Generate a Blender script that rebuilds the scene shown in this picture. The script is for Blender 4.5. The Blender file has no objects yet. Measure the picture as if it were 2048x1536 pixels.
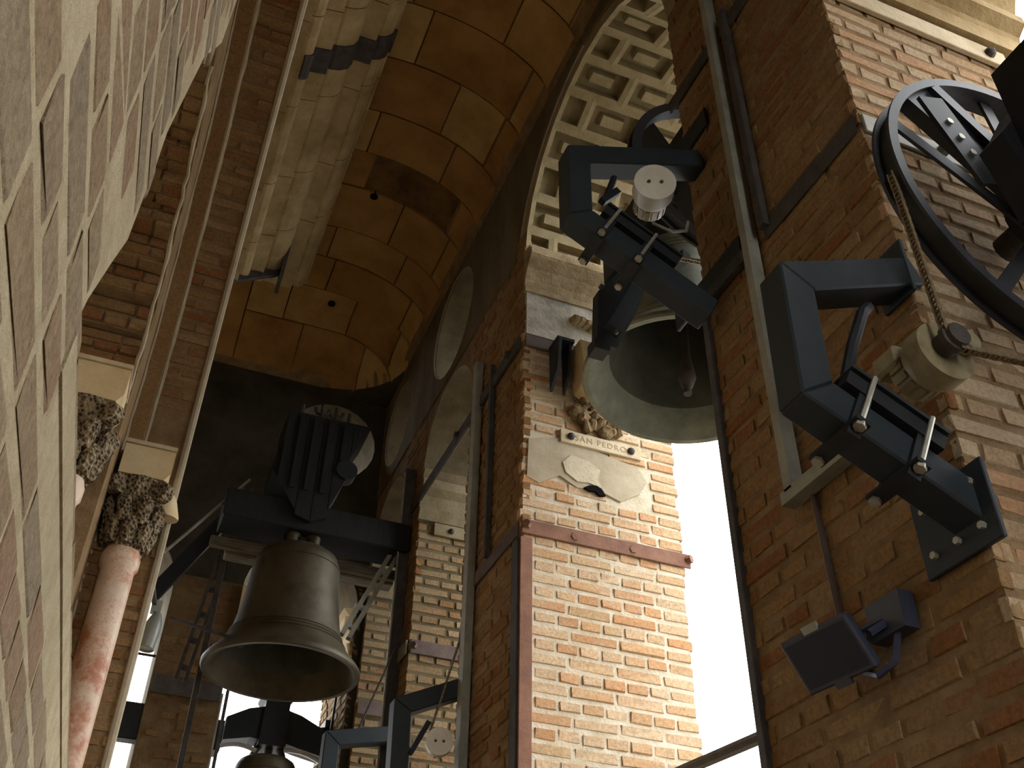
import bpy, bmesh, math, random
from mathutils import Vector, Matrix
from mathutils.geometry import tessellate_polygon

R = random.Random(7)
scene = bpy.context.scene
COL = scene.collection
rad = math.radians
EYE = 1.6

# ------------------------------------------------------------------ camera, sky, exposure
cd = bpy.data.cameras.new('camera')
cam = bpy.data.objects.new('camera', cd)
COL.objects.link(cam)
cd.sensor_fit = 'HORIZONTAL'
cd.sensor_width = 36.0
cd.lens = 36.0 * 2029.0 / 2048.0
cd.clip_start = 0.02
cd.clip_end = 2000
xr = Vector((0.92580, -0.37769, 0.01540))
yu = Vector((-0.24266, -0.56260, 0.79031))
zb = Vector((-0.28983, -0.73541, -0.61251))
cam.matrix_world = Matrix(((xr.x, yu.x, zb.x, 0), (xr.y, yu.y, zb.y, 0), (xr.z, yu.z, zb.z, EYE), (0, 0, 0, 1)))
scene.camera = cam

world = bpy.data.worlds.new('overcast_sky')
scene.world = world
world.use_nodes = True
bg = world.node_tree.nodes['Background']
bg.inputs[0].default_value = (0.97, 0.985, 1.0, 1)
bg.inputs[1].default_value = 7.2

scene.view_settings.view_transform = 'Standard'
scene.view_settings.look = 'None'
scene.view_settings.exposure = 0.0
scene.view_settings.gamma = 1.0
scene.view_settings.use_curve_mapping = False


# ------------------------------------------------------------------ materials
def new_mat(name):
    m = bpy.data.materials.new(name)
    m.use_nodes = True
    nt = m.node_tree
    b = nt.nodes['Principled BSDF']
    return m, nt, b


def link(nt, a, b):
    nt.links.new(a, b)


def ramp(nt, stops, interp='LINEAR'):
    r = nt.nodes.new('ShaderNodeValToRGB')
    r.color_ramp.interpolation = interp
    els = r.color_ramp.elements
    while len(els) < len(stops):
        els.new(0.5)
    for e, (p, c) in zip(els, stops):
        e.position = p
        e.color = (c[0], c[1], c[2], 1)
    return r


def noise(nt, scale, detail=4, rough=0.6, vec=None, stretch=None):
    n = nt.nodes.new('ShaderNodeTexNoise')
    n.inputs['Scale'].default_value = scale
    n.inputs['Detail'].default_value = detail
    n.inputs['Roughness'].default_value = rough
    g = nt.nodes.new('ShaderNodeNewGeometry')
    src = g.outputs['Position']
    if stretch:
        mp = nt.nodes.new('ShaderNodeMapping')
        mp.inputs['Scale'].default_value = stretch
        link(nt, src, mp.inputs['Vector'])
        src = mp.outputs['Vector']
    link(nt, src, n.inputs['Vector'])
    return n


def mix(nt, fac, a, b, mode='MIX'):
    m = nt.nodes.new('ShaderNodeMix')
    m.data_type = 'RGBA'
    m.blend_type = mode
    for v, s in ((fac, m.inputs[0]), (a, m.inputs[6]), (b, m.inputs[7])):
        if hasattr(v, 'is_output'):
            link(nt, v, s)
        elif isinstance(v, (int, float)):
            s.default_value = v
        else:
            s.default_value = (v[0], v[1], v[2], 1)
    return m.outputs[2]


def bump(nt, b, height, strength, dist=0.01):
    bp = nt.nodes.new('ShaderNodeBump')
    bp.inputs['Strength'].default_value = strength
    bp.inputs['Distance'].default_value = dist
    link(nt, height, bp.inputs['Height'])
    link(nt, bp.outputs['Normal'], b.inputs['Normal'])


def simple(name, c1, c2, scale=6, rough=0.7, metal=0.0, bmp=0.3, bscale=40, stretch=None, lo=0.35, hi=0.65, spec=0.3):
    m, nt, b = new_mat(name)
    n = noise(nt, scale, 5, 0.65, stretch=stretch)
    r = ramp(nt, [(lo, c1), (hi, c2)])
    link(nt, n.outputs['Fac'], r.inputs['Fac'])
    link(nt, r.outputs['Color'], b.inputs['Base Color'])
    b.inputs['Roughness'].default_value = rough
    b.inputs['Metallic'].default_value = metal
    b.inputs['Specular IOR Level'].default_value = spec
    if bmp > 0:
        n2 = noise(nt, bscale, 4, 0.7, stretch=stretch)
        bump(nt, b, n2.outputs['Fac'], bmp, 0.012)
    return m


def brick_mat(name, tones, smear_col, smear=0.5, bmp=0.6):
    """every brick takes its own tone; mortar smears and grime lie over it"""
    m, nt, b = new_mat(name)
    oi = nt.nodes.new('ShaderNodeObjectInfo')
    ge = nt.nodes.new('ShaderNodeNewGeometry')
    ad = nt.nodes.new('ShaderNodeMath'); ad.operation = 'ADD'
    link(nt, oi.outputs['Random'], ad.inputs[0])
    link(nt, ge.outputs['Random Per Island'], ad.inputs[1])
    fr = nt.nodes.new('ShaderNodeMath'); fr.operation = 'FRACT'
    link(nt, ad.outputs[0], fr.inputs[0])
    k = len(tones)
    rp = ramp(nt, [(i / k, t) for i, t in enumerate(tones)], 'CONSTANT')
    link(nt, fr.outputs[0], rp.inputs['Fac'])
    n1 = noise(nt, 3.0, 6, 0.7)
    r1 = ramp(nt, [(0.40, (0, 0, 0)), (0.70, (1, 1, 1))])
    link(nt, n1.outputs['Fac'], r1.inputs['Fac'])
    sm = nt.nodes.new('ShaderNodeMath'); sm.operation = 'MULTIPLY'
    link(nt, r1.outputs['Color'], sm.inputs[0]); sm.inputs[1].default_value = smear
    c = mix(nt, sm.outputs[0], rp.outputs['Color'], smear_col)
    n2 = noise(nt, 60, 5, 0.75)
    r2 = ramp(nt, [(0.30, (0.62, 0.60, 0.58)), (0.62, (1.08, 1.06, 1.04))])
    link(nt, n2.outputs['Fac'], r2.inputs['Fac'])
    c = mix(nt, 1.0, c, r2.outputs['Color'], 'MULTIPLY')
    link(nt, c, b.inputs['Base Color'])
    b.inputs['Roughness'].default_value = 0.92
    b.inputs['Specular IOR Level'].default_value = 0.1
    n3 = noise(nt, 45, 6, 0.75)
    bump(nt, b, n3.outputs['Fac'], bmp, 0.012)
    return m


M = {}
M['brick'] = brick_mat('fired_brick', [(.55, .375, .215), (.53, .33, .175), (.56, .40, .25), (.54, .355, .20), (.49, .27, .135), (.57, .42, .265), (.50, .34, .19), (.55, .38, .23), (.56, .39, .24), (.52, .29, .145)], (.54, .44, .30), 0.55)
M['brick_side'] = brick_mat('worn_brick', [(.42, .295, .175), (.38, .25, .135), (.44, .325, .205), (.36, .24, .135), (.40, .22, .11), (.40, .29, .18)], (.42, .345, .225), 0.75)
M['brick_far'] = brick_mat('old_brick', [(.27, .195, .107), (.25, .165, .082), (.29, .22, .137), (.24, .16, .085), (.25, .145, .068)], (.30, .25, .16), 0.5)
M['brick_dark'] = brick_mat('shaded_brick', [(.26, .15, .062), (.215, .118, .047), (.275, .175, .08), (.235, .138, .06), (.22, .095, .033)], (.285, .205, .11), 0.5)  # same brick again, shade of the unlit gallery faces put into its tones
M['brick_brown'] = brick_mat('dark_brown_brick', [(.175, .10, .043), (.15, .085, .036), (.19, .12, .055), (.16, .095, .043)], (.16, .11, .055), 0.6)  # darkest brick tones, for the end wall only
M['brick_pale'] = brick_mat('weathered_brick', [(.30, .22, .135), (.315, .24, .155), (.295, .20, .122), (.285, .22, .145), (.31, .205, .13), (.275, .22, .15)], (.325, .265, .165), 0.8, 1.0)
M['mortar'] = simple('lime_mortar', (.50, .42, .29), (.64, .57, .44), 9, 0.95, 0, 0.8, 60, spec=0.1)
M['mortar_dark'] = simple('shaded_mortar', (.17, .105, .05), (.26, .175, .09), 7, 0.95, 0, 0.8, 55, spec=0.1)  # darker copy of the mortar, gallery shade put into the colour
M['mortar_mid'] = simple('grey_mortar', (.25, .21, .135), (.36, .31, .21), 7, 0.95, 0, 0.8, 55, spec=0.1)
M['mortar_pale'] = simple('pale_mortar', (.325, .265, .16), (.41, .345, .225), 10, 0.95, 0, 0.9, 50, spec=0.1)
M['vault'] = simple('vault_stone', (.30, .165, .058), (.45, .29, .125), 2.2, 0.9, 0, 0.5, 30, spec=0.1)
M['stone'] = simple('cream_stone', (.44, .35, .22), (.58, .48, .33), 5, 0.85, 0, 0.5, 35, spec=0.15)
M['stone_dark'] = simple('grimy_stone', (.24, .17, .09), (.42, .33, .20), 6, 0.9, 0, 0.8, 45, spec=0.1)
M['stone_dim'] = simple('dim_limestone', (.17, .135, .078), (.26, .215, .135), 4, 0.9, 0, 0.5, 40, spec=0.1)
M['cornice'] = simple('cornice_stone', (.31, .225, .105), (.48, .37, .205), 3.2, 0.9, 0, 0.6, 40, spec=0.1)
M['stone_ochre'] = simple('ochre_stone', (.25, .17, .075), (.36, .265, .135), 4, 0.9, 0, 0.5, 40, spec=0.1)
M['stone_brown'] = simple('brown_broken_stone', (.13, .085, .04), (.30, .22, .12), 12, 0.95, 0, 1.0, 60, spec=0.1)
M['coffer'] = simple('carved_stone', (.255, .20, .105), (.345, .285, .17), 7, 0.9, 0, 0.5, 50, spec=0.1)
M['impost'] = simple('yellow_limestone', (.52, .38, .20), (.62, .49, .29), 3, 0.8, 0, 0.2, 40, spec=0.2)
M['plaster'] = simple('grey_plaster', (.34, .285, .19), (.43, .365, .26), 6, 0.92, 0, 0.35, 60, spec=0.1)
M['plaster_pale'] = simple('pale_plaster', (.46, .39, .27), (.56, .49, .36), 14, 0.92, 0, 0.6, 60, spec=0.1)
M['plaster_stained'] = simple('stained_plaster', (.27, .25, .20), (.56, .52, .43), 5, 0.92, 0, 0.6, 40, spec=0.1)
M['bronze_dark'] = simple('dark_bronze', (.045, .048, .038), (.085, .088, .07), 4.5, 0.75, 0.1, 0.2, 50, spec=0.25)
M['mortar_brown'] = simple('dark_brown_mortar', (.10, .062, .03), (.165, .11, .056), 6, 0.95, 0, 0.6, 50, spec=0.1)  # dark brown joints of the end wall pier
M['black_plaster'] = simple('near_black_plaster', (.030, .027, .020), (.062, .052, .036), 2.5, 0.95, 0, 0.5, 30, spec=0.1)  # near-black plaster of the end wall and the vault corner
M['dark_brown_plaster'] = simple('dark_brown_plaster', (.085, .06, .032), (.15, .115, .065), 3.0, 0.95, 0, 0.5, 30, spec=0.1, stretch=(1, 1, .35))  # dark brown plaster, mottling drawn out along z
M['bronze'] = simple('bell_bronze', (.046, .036, .019), (.085, .069, .039), 5, 0.55, 0.35, 0.15, 60, spec=0.4)
M['bronze_green'] = simple('bronze_patina', (.12, .135, .105), (.225, .235, .185), 4.5, 0.62, 0.25, 0.2, 50, spec=0.35)
M['black_steel'] = simple('black_painted_steel', (.009, .011, .013), (.016, .018, .021), 6, 0.55, 0.0, 0.05, 80, spec=0.3)
M['blue_steel'] = simple('blue_black_steel', (.014, .0195, .023), (.022, .029, .034), 6, 0.55, 0.0, 0.05, 80, spec=0.3)
M['dark_iron'] = simple('dark_iron', (.040, .034, .029), (.072, .062, .053), 12, 0.75, 0.0, 0.4, 60, spec=0.3)
M['grey_steel'] = simple('grey_steel', (.20, .19, .15), (.28, .27, .215), 8, 0.6, 0.1, 0.15, 60, spec=0.4)
M['bright_steel'] = simple('bright_steel', (.42, .43, .44), (.55, .56, .57), 10, 0.35, 0.7, 0.05, 60)
M['rust'] = simple('red_oxide_steel', (.15, .070, .042), (.225, .108, .066), 9, 0.75, 0.0, 0.35, 70, spec=0.25)
M['rust_purple'] = simple('purple_oxide_steel', (.085, .058, .048), (.125, .090, .076), 9, 0.75, 0.0, 0.3, 70, spec=0.25)
M['zinc'] = simple('zinc_bolt', (.34, .32, .26), (.45, .43, .36), 20, 0.45, 0.6, 0.1, 80)
M['cream_paint'] = simple('cream_painted_casting', (.50, .46, .36), (.60, .56, .45), 8, 0.45, 0.0, 0.05, 60, spec=0.45)
M['cast_yellow'] = simple('oily_casting', (.20, .155, .075), (.33, .28, .165), 14, 0.45, 0.1, 0.2, 60, spec=0.45)
M['chain'] = simple('oiled_chain', (.16, .12, .07), (.28, .21, .12), 60, 0.5, 0.4, 0, 60)
M['wood_dark'] = simple('black_timber', (.006, .0065, .006), (.014, .0145, .013), 5, 0.75, 0, 0.4, 40, stretch=(8, 8, 0.6), spec=0.25)
M['wood_grey'] = simple('weathered_timber', (.10, .082, .055), (.24, .21, .155), 7, 0.85, 0, 0.5, 50, stretch=(0.7, 8, 8), spec=0.2)
M['lamp'] = simple('lamp_housing', (.022, .026, .045), (.038, .042, .066), 6, 0.4, 0, 0.03, 60, spec=0.5)
M['lamp_grey'] = simple('grey_lamp_housing', (.24, .25, .22), (.32, .33, .30), 6, 0.4, 0.2, 0.03, 60, spec=0.5)
M['void'] = simple('bell_hole', (.004, .004, .004), (.01, .01, .01), 6, 0.95, 0, 0, 60, spec=0.0)
M['floor'] = simple('clay_tile', (.10, .065, .04), (.16, .105, .065), 4, 0.8, 0, 0.2, 30, spec=0.2)
M['ground'] = simple('city_ground', (.10, .09, .075), (.17, .155, .13), 0.05, 0.95, 0, 0, 1)
M['wheel'] = simple('wheel_steel', (.020, .022, .027), (.034, .037, .045), 6, 0.5, 0.0, 0.03, 80, spec=0.35)
M['glass'] = simple('lamp_glass', (.016, .019, .034), (.022, .026, .044), 6, 0.5, 0, 0, 60, spec=0.25)

# marble with red veining
m, nt, b = new_mat('red_veined_marble')
n = noise(nt, 7, 8, 0.62)
w = nt.nodes.new('ShaderNodeTexVoronoi'); w.feature = 'DISTANCE_TO_EDGE'; w.inputs['Scale'].default_value = 7
gg = nt.nodes.new('ShaderNodeNewGeometry')
vm = nt.nodes.new('ShaderNodeVectorMath'); vm.operation = 'ADD'
nd = noise(nt, 6, 5, 0.6)
link(nt, gg.outputs['Position'], vm.inputs[0]); link(nt, nd.outputs['Color'], vm.inputs[1])
link(nt, vm.outputs[0], w.inputs['Vector'])
rv = ramp(nt, [(0.0, (1, 1, 1)), (0.05, (0, 0, 0))])
link(nt, w.outputs['Distance'], rv.inputs['Fac'])
rb = ramp(nt, [(0.36, (.42, .17, .085)), (0.48, (.60, .42, .29)), (0.68, (.66, .54, .41))])
link(nt, n.outputs['Fac'], rb.inputs['Fac'])
n5 = noise(nt, 3, 3, 0.5)
r5 = ramp(nt, [(0.42, (0, 0, 0)), (0.6, (.85, .85, .85))])
link(nt, n5.outputs['Fac'], r5.inputs['Fac'])
vf = nt.nodes.new('ShaderNodeMath'); vf.operation = 'MULTIPLY'
link(nt, rv.outputs['Color'], vf.inputs[0]); link(nt, r5.outputs['Color'], vf.inputs[1])
link(nt, mix(nt, vf.outputs[0], rb.outputs['Color'], (.45, .13, .065)), b.inputs['Base Color'])
b.inputs['Roughness'].default_value = 0.45
M['marble'] = m

# drilled capital stone
m, nt, b = new_mat('drilled_capital_stone')
v = nt.nodes.new('ShaderNodeTexVoronoi'); v.inputs['Scale'].default_value = 46
gg = nt.nodes.new('ShaderNodeNewGeometry'); link(nt, gg.outputs['Position'], v.inputs['Vector'])
rh = ramp(nt, [(0.26, (.05, .03, .014)), (0.46, (.28, .205, .11)), (0.8, (.40, .31, .185))])
link(nt, v.outputs['Distance'], rh.inputs['Fac'])
link(nt, rh.outputs['Color'], b.inputs['Base Color'])
bump(nt, b, v.outputs['Distance'], 1.0, 0.05)
b.inputs['Roughness'].default_value = 0.9
M['capital'] = m

# engraved lettering
M['ink'] = simple('engraved_letter', (.33, .25, .15), (.38, .29, .18), 30, 0.9, 0, 0, 60)


# ------------------------------------------------------------------ object helpers
WM = {}


def tag(o, label=None, cat=None, group=None, kind=None):
    if label: o['label'] = label
    if cat: o['category'] = cat
    if group: o['group'] = group
    if kind: o['kind'] = kind
    return o


def put(o, mw, parent=None):
    COL.objects.link(o)
    if parent is not None:
        o.parent = parent
        o.matrix_parent_inverse = WM[parent.name].inverted()
    o.matrix_basis = mw
    WM[o.name] = mw.copy()
    return o


def empty(name, loc, label, cat, group=None, kind=None):
    o = bpy.data.objects.new(name, None)
    o.empty_display_size = 0.1
    put(o, Matrix.Translation(Vector(loc)))
    return tag(o, label, cat, group, kind)


class MB:
    def __init__(s):
        s.v = []; s.f = []; s.sm = []

    def add(s, vs, fs, smooth=False):
        k = len(s.v)
        s.v += [Vector(p) for p in vs]
        s.f += [[i + k for i in f] for f in fs]
        s.sm += [smooth] * len(fs)
        return s

    def box(s, lo, hi):
        x0, y0, z0 = lo; x1, y1, z1 = hi
        vs = [(x0, y0, z0), (x1, y0, z0), (x1, y1, z0), (x0, y1, z0), (x0, y0, z1), (x1, y0, z1), (x1, y1, z1), (x0, y1, z1)]
        return s.add(vs, [(0, 3, 2, 1), (4, 5, 6, 7), (0, 1, 5, 4), (1, 2, 6, 5), (2, 3, 7, 6), (3, 0, 4, 7)])

    def bar(s, p0, p1, w, d, up=(0, 0, 1)):
        """square bar: w across (perpendicular to up), d along the up-ish side"""
        p0 = Vector(p0); p1 = Vector(p1); t = (p1 - p0).normalized(); u = Vector(up)
        a = t.cross(u)
        if a.length < 1e-4: a = t.cross(Vector((1, 0, 0)))
        a.normalize(); c = a.cross(t).normalized()
        vs = []
        for p in (p0, p1):
            for sa, sc in ((-1, -1), (1, -1), (1, 1), (-1, 1)):
                vs.append(p + a * (sa * w / 2) + c * (sc * d / 2))
        return s.add(vs, [(0, 1, 2, 3), (7, 6, 5, 4), (0, 4, 5, 1), (1, 5, 6, 2), (2, 6, 7, 3), (3, 7, 4, 0)])

    def tube(s, pts, r, n=8, closed=False, cap=True):
        pts = [Vector(p) for p in pts]
        rs = r if isinstance(r, (list, tuple)) else [r] * len(pts)
        rings = []; prev = None
        L = len(pts)
        for i, p in enumerate(pts):
            if closed: t = pts[(i + 1) % L] - pts[i - 1]
            else: t = pts[min(i + 1, L - 1)] - pts[max(i - 1, 0)]
            t.normalize()
            if prev is None:
                a = t.cross(Vector((0, 0, 1)))
                if a.length < 1e-3: a = t.cross(Vector((1, 0, 0)))
            else:
                a = prev - t * prev.dot(t)
            a.normalize(); prev = a
            c = t.cross(a)
            rings.append([p + (a * math.cos(2 * math.pi * k / n) + c * math.sin(2 * math.pi * k / n)) * rs[i] for k in range(n)])
        vs = [q for rg in rings for q in rg]; fs = []
        for i in range(L if closed else L - 1):
            j = (i + 1) % L
            for k in range(n):
                fs.append((i * n + k, i * n + (k + 1) % n, j * n + (k + 1) % n, j * n + k))
        s.add(vs, fs, True)
        if cap and not closed:
            k0 = len(s.v) - len(vs)
            s.f.append([k0 + k for k in range(n)][::-1]); s.sm.append(False)
            s.f.append([k0 + (L - 1) * n + k for k in range(n)]); s.sm.append(False)
        return s

    def cyl(s, p0, p1, r, n=12):
        return s.tube([p0, p1], r, n)

    def lathe(s, prof, origin, axis=(0, 0, 1), n=40, closed_prof=False):
        o = Vector(origin); z = Vector(axis).normalized()
        x = z.cross(Vector((0, 1, 0)))
        if x.length < 1e-3: x = z.cross(Vector((1, 0, 0)))
        x.normalize(); y = z.cross(x)
        vs = []; fs = []; k = len(prof)
        for i in range(n):
            a = 2 * math.pi * i / n
            d = x * math.cos(a) + y * math.sin(a)
            for r, h in prof: vs.append(o + d * r + z * h)
        for i in range(n):
            j = (i + 1) % n
            for q in range(k if closed_prof else k - 1):
                w = (q + 1) % k
                fs.append((i * k + q, j * k + q, j * k + w, i * k + w))
        return s.add(vs, fs, True)

    def prism(s, loops, axis, a0, a1, fn=None):
        """2-D loops (outer first, then holes) extruded along axis x / y / z from a0 to a1; fn maps (p, q, a) to a point"""
        if fn is None:
            fn = {'x': lambda p, q, a: (a, p, q), 'y': lambda p, q, a: (p, a, q), 'z': lambda p, q, a: (p, q, a)}[axis]
        flat = [pt for lp in loops for pt in lp]
        n = len(flat)
        tris = tessellate_polygon([[Vector((p[0], p[1], 0)) for p in lp] for lp in loops])
        vs = [fn(p, q, a0) for p, q in flat] + [fn(p, q, a1) for p, q in flat]
        fs = [tuple(t) for t in tris] + [tuple(i + n for i in reversed(t)) for t in tris]
        k = 0
        for lp in loops:
            L = len(lp)
            for i in range(L):
                a, b2 = k + i, k + (i + 1) % L
                fs.append((a, b2, b2 + n, a + n))
            k += L
        return s.add(vs, fs)

    def build(s, name, mat, parent=None, label=None, kind=None, origin=None, recalc=True, bevel=0):
        me = bpy.data.meshes.new(name)
        if origin is None:
            lo = Vector((min(p.x for p in s.v), min(p.y for p in s.v), min(p.z for p in s.v)))
            hi = Vector((max(p.x for p in s.v), max(p.y for p in s.v), max(p.z for p in s.v)))
            origin = (lo + hi) / 2
        origin = Vector(origin)
        me.from_pydata([p - origin for p in s.v], [], s.f)
        me.polygons.foreach_set('use_smooth', s.sm)
        if recalc or bevel:
            bm = bmesh.new(); bm.from_mesh(me)
            bmesh.ops.recalc_face_normals(bm, faces=bm.faces)
            if bevel:
                es = [e for e in bm.edges if len(e.link_faces) == 2 and e.calc_face_angle(0) > 0.6]
                bmesh.ops.bevel(bm, geom=es, offset=bevel, segments=1, affect='EDGES', clamp_overlap=True)
            bm.to_mesh(me); bm.free()
        if any(s.sm): me.set_sharp_from_angle(angle=rad(42))
        me.materials.append(M[mat] if isinstance(mat, str) else mat)
        me.update()
        o = bpy.data.objects.new(name, me)
        put(o, Matrix.Translation(origin), parent)
        if label: o['label'] = label
        if kind: o['kind'] = kind
        return o


def struct(name, mb, mat, label, cat, **k):
    o = mb.build(name, mat, None, **k)
    return tag(o, label, cat, kind='structure')


# ------------------------------------------------------------------ bricks
CF = 2029.0


def in_view(p, pad=60):
    q = p - Vector((0, 0, EYE))
    d = -q.dot(zb)
    if d < 0.05: return None
    u = 1024 + CF * q.dot(xr) / d; w = 768 - CF * q.dot(yu) / d
    if -pad < u < 2048 + pad and -pad < w < 1536 + pad: return d
    return None


def brick_verts(rr, rough):
    """unit brick: x -.5..5, y -.5..5, front face at z=+.5 with a worn, uneven arris"""
    j = lambda a: rr.uniform(-a, a)
    vs = []
    for z, ins, a in ((-.5, 0, 0), (.30, 0, rough), (.5, .035, rough)):
        for sx, sy in ((-1, -1), (1, -1), (1, 1), (-1, 1)):
            vs.append((sx * (.5 - ins * .35) + j(a) * .35, sy * (.5 - ins * 2.2) + j(a) * 1.3, z + (j(.09) if z > .4 else 0)))
    fs = []
    for k in (0, 4):
        for i in range(4):
            fs.append((k + i, k + (i + 1) % 4, k + 4 + (i + 1) % 4, k + 4 + i))
    fs.append((8, 9, 10, 11))
    return vs, fs


BRICK_VARIANTS = {}


def brick_mesh(mat, rough):
    key = (mat, rough)
    if key not in BRICK_VARIANTS:
        rr = random.Random(11); out = []
        for i in range(6):
            vs, fs = brick_verts(rr, rough)
            me = bpy.data.meshes.new('brick')
            me.from_pydata(vs, [], fs); me.materials.append(M[mat]); me.update()
            out.append(me)
        BRICK_VARIANTS[key] = out
    return BRICK_VARIANTS[key]


class Bricks:
    """collects the bricks of one piece of wall; the ones showing largest become objects, the rest one part of kind stuff"""

    def __init__(s): s.c = []

    def one(s, c, U, V, N, lu, lv, depth, mat, rough):
        s.c.append((Vector(c), Vector(U), Vector(V), Vector(N), lu, lv, depth, mat, rough))

    def face(s, O, U, V, N, w, h, keep=None, course=.08, joint=.022, long=.29, short=.14, mat='brick', proud=.008, depth=.05, rough=.05, over=0.0, seed=0):
        O, U, V, N = Vector(O), Vector(U), Vector(V), Vector(N)
        rr = random.Random(seed)
        row = 0; v = 0.0
        while v + course * .9 <= h:
            stretch = row % 2 == 0
            u = 0.0
            pos = [0.0]
            L = long if stretch else short
            first = L if stretch else short * .5
            x = first * rr.uniform(.95, 1.05)
            while x < w - L * .45:
                pos.append(x); x += L * rr.uniform(.93, 1.07)
            pos.append(w)
            for a, b2 in zip(pos[:-1], pos[1:]):
                ja = 0 if a == 0 else joint * .5; jb = 0 if b2 == w else joint * .5
                oa = rr.uniform(-.3, 1) * over if a == 0 else 0
                ob = rr.uniform(-.3, 1) * over if b2 == w else 0
                u0, u1 = a + ja - oa, b2 - jb + ob
                lv = (course - joint) * rr.uniform(.92, 1.08)
                cu, cv = (u0 + u1) / 2, v + course / 2 + rr.uniform(-.003, .003)
                if keep is None or keep(cu, cv, u1 - u0, lv):
                    pr = proud * rr.uniform(.4, 1.5)
                    c = O + U * cu + V * cv + N * (pr - depth / 2)
                    s.one(c, U, V, N, u1 - u0, lv, depth, mat, rough)
            v += course; row += 1
        return s

    def build(s, parent, limit=298, minpx=10, name='brick'):
        sc = []
        for i, (c, U, V, N, lu, lv, dp, mat, rough) in enumerate(s.c):
            d = in_view(c)
            vis = 0
            if d is not None and (Vector((0, 0, EYE)) - c).dot(N) > 0:
                cosv = abs((Vector((0, 0, EYE)) - c).normalized().dot(N))
                vis = lu * 2029 / d * max(cosv, .2)
                if lu * 2029 / d < minpx: vis = 0
            sc.append((vis, i))
        sc.sort(reverse=True)
        single = {i for vis, i in sc[:limit] if vis > 0}
        rest = {}
        rr = random.Random(5)
        for i, (c, U, V, N, lu, lv, dp, mat, rough) in enumerate(s.c):
            if i in single:
                me = rr.choice(brick_mesh(mat, rough))
                o = bpy.data.objects.new(name, me)
                mw = Matrix(((U.x * lu, V.x * lv, N.x * dp, c.x), (U.y * lu, V.y * lv, N.y * dp, c.y), (U.z * lu, V.z * lv, N.z * dp, c.z), (0, 0, 0, 1)))
                put(o, mw, parent)
            else:
                mb = rest.setdefault(mat, MB())
                vs, fs = brick_verts(rr, rough)
                mb.add([c + U * (p[0] * lu) + V * (p[1] * lv) + N * (p[2] * dp) for p in vs], fs)
        for mat, mb in rest.items():
            mb.build(name + 'work', mat, parent, kind='stuff', recalc=False)


def arc(cy, cz, r, a0, a1, n):
    return [(cy + r * math.cos(rad(a0 + (a1 - a0) * i / n)), cz + r * math.sin(rad(a0 + (a1 - a0) * i / n))) for i in range(n + 1)]


# ------------------------------------------------------------------ layout (metres; z from the gallery floor)
XW, XO = 2.0, 3.07                 # inner and outer face of the outer wall
YN, YF = -1.08, 8.70               # near and far end walls
ZV = 8.10                          # springing of the vault
ZTOP = 9.6
SILL = 1.0
# openings of the right wall: y0, y1, springing z, oculus (radius, z)
OPEN_R = [(-1.00, -.06, 6.0, (.40, 7.45)), (.49, 1.69, 6.05, None), (2.76, 4.86, 6.83, None),
          (5.90, 7.10, 6.30, (.52, 7.52)), (7.64, 8.64, 6.30, (.44, 7.50))]
OPEN_E = [(.85, 1.92, 5.72, (.45, 7.50)), (-.94, .26, 5.6, None), (-4.05, -1.95, 6.8, None)]


def wall_loops(p0, p1, opens, z0=0.0, z1=ZTOP, seg=18, extra=0.0, skipx=None):
    """outline with notches would merge with the sill, so openings are holes"""
    loops = [[(p0, z0), (p1, z0), (p1, z1), (p0, z1)]]
    for a, b2, zs, oc in opens:
        r = (b2 - a) / 2; c = (a + b2) / 2
        oc_c = c + (.07 if oc and oc[0] == .45 else 0)
        if extra and skipx == (a, b2): r2 = r + extra
        else: r2 = r
        lp = [(a, SILL), (b2, SILL)] + ([(b2, zs)] if r2 != r else []) + arc(c, zs, r2, 0, 180, seg) + ([(a, zs)] if r2 != r else [])
        loops.append(lp)
        if oc: loops.append(arc(oc_c, oc[1], oc[0], 0, 360, 24)[:-1])
    return loops


def in_opening(p, z, opens, pad=0.0):
    for a, b2, zs, oc in opens:
        r = (b2 - a) / 2; c = (a + b2) / 2
        if a - pad < p < b2 + pad and SILL - pad < z < zs: return True
        if z >= zs and math.hypot(p - c, z - zs) < r + pad: return True
        if oc and math.hypot(p - c, z - oc[1]) < oc[0] + pad: return True
    return False


# ------------------------------------------------------------------ ground, floor
struct('ground', MB().box((-600, -600, -62), (600, 600, -60)), 'ground', 'pale city ground far below the tower', 'ground')
struct('floor', MB().box((-5, -2.15, -.3), (3.07, 9.8, 0)), 'floor', 'clay tiled gallery floor under the bells', 'floor')

# ------------------------------------------------------------------ right outer wall
wl = wall_loops(-2.15, 3.81, OPEN_R[:2])
big = OPEN_R[2]
rb = 1.05 + .14
# the big arch is cut half and half by the two wall pieces
halfN = [(-2.15, 0), (3.81, 0), (3.81, SILL), (2.76, SILL), (2.76, 6.83), (3.81 - rb, 6.83)] + arc(3.81, 6.83, rb, 180, 90, 12)[1:] + [(3.81, ZTOP), (-2.15, ZTOP)]
halfF = [(3.81, 0), (9.77, 0), (9.77, ZTOP), (3.81, ZTOP)] + arc(3.81, 6.83, rb, 90, 0, 12) + [(4.86, 6.83), (4.86, SILL), (3.81, SILL)]
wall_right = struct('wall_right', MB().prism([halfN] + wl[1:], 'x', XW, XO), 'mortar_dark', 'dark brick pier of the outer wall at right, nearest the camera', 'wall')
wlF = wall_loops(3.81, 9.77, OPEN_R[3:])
wall_mid = struct('wall_right_middle', MB().prism([halfF] + wlF[1:], 'x', XW, XO), 'mortar', 'sunlit tan brick pier of the outer wall left of the big opening', 'wall')

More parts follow.
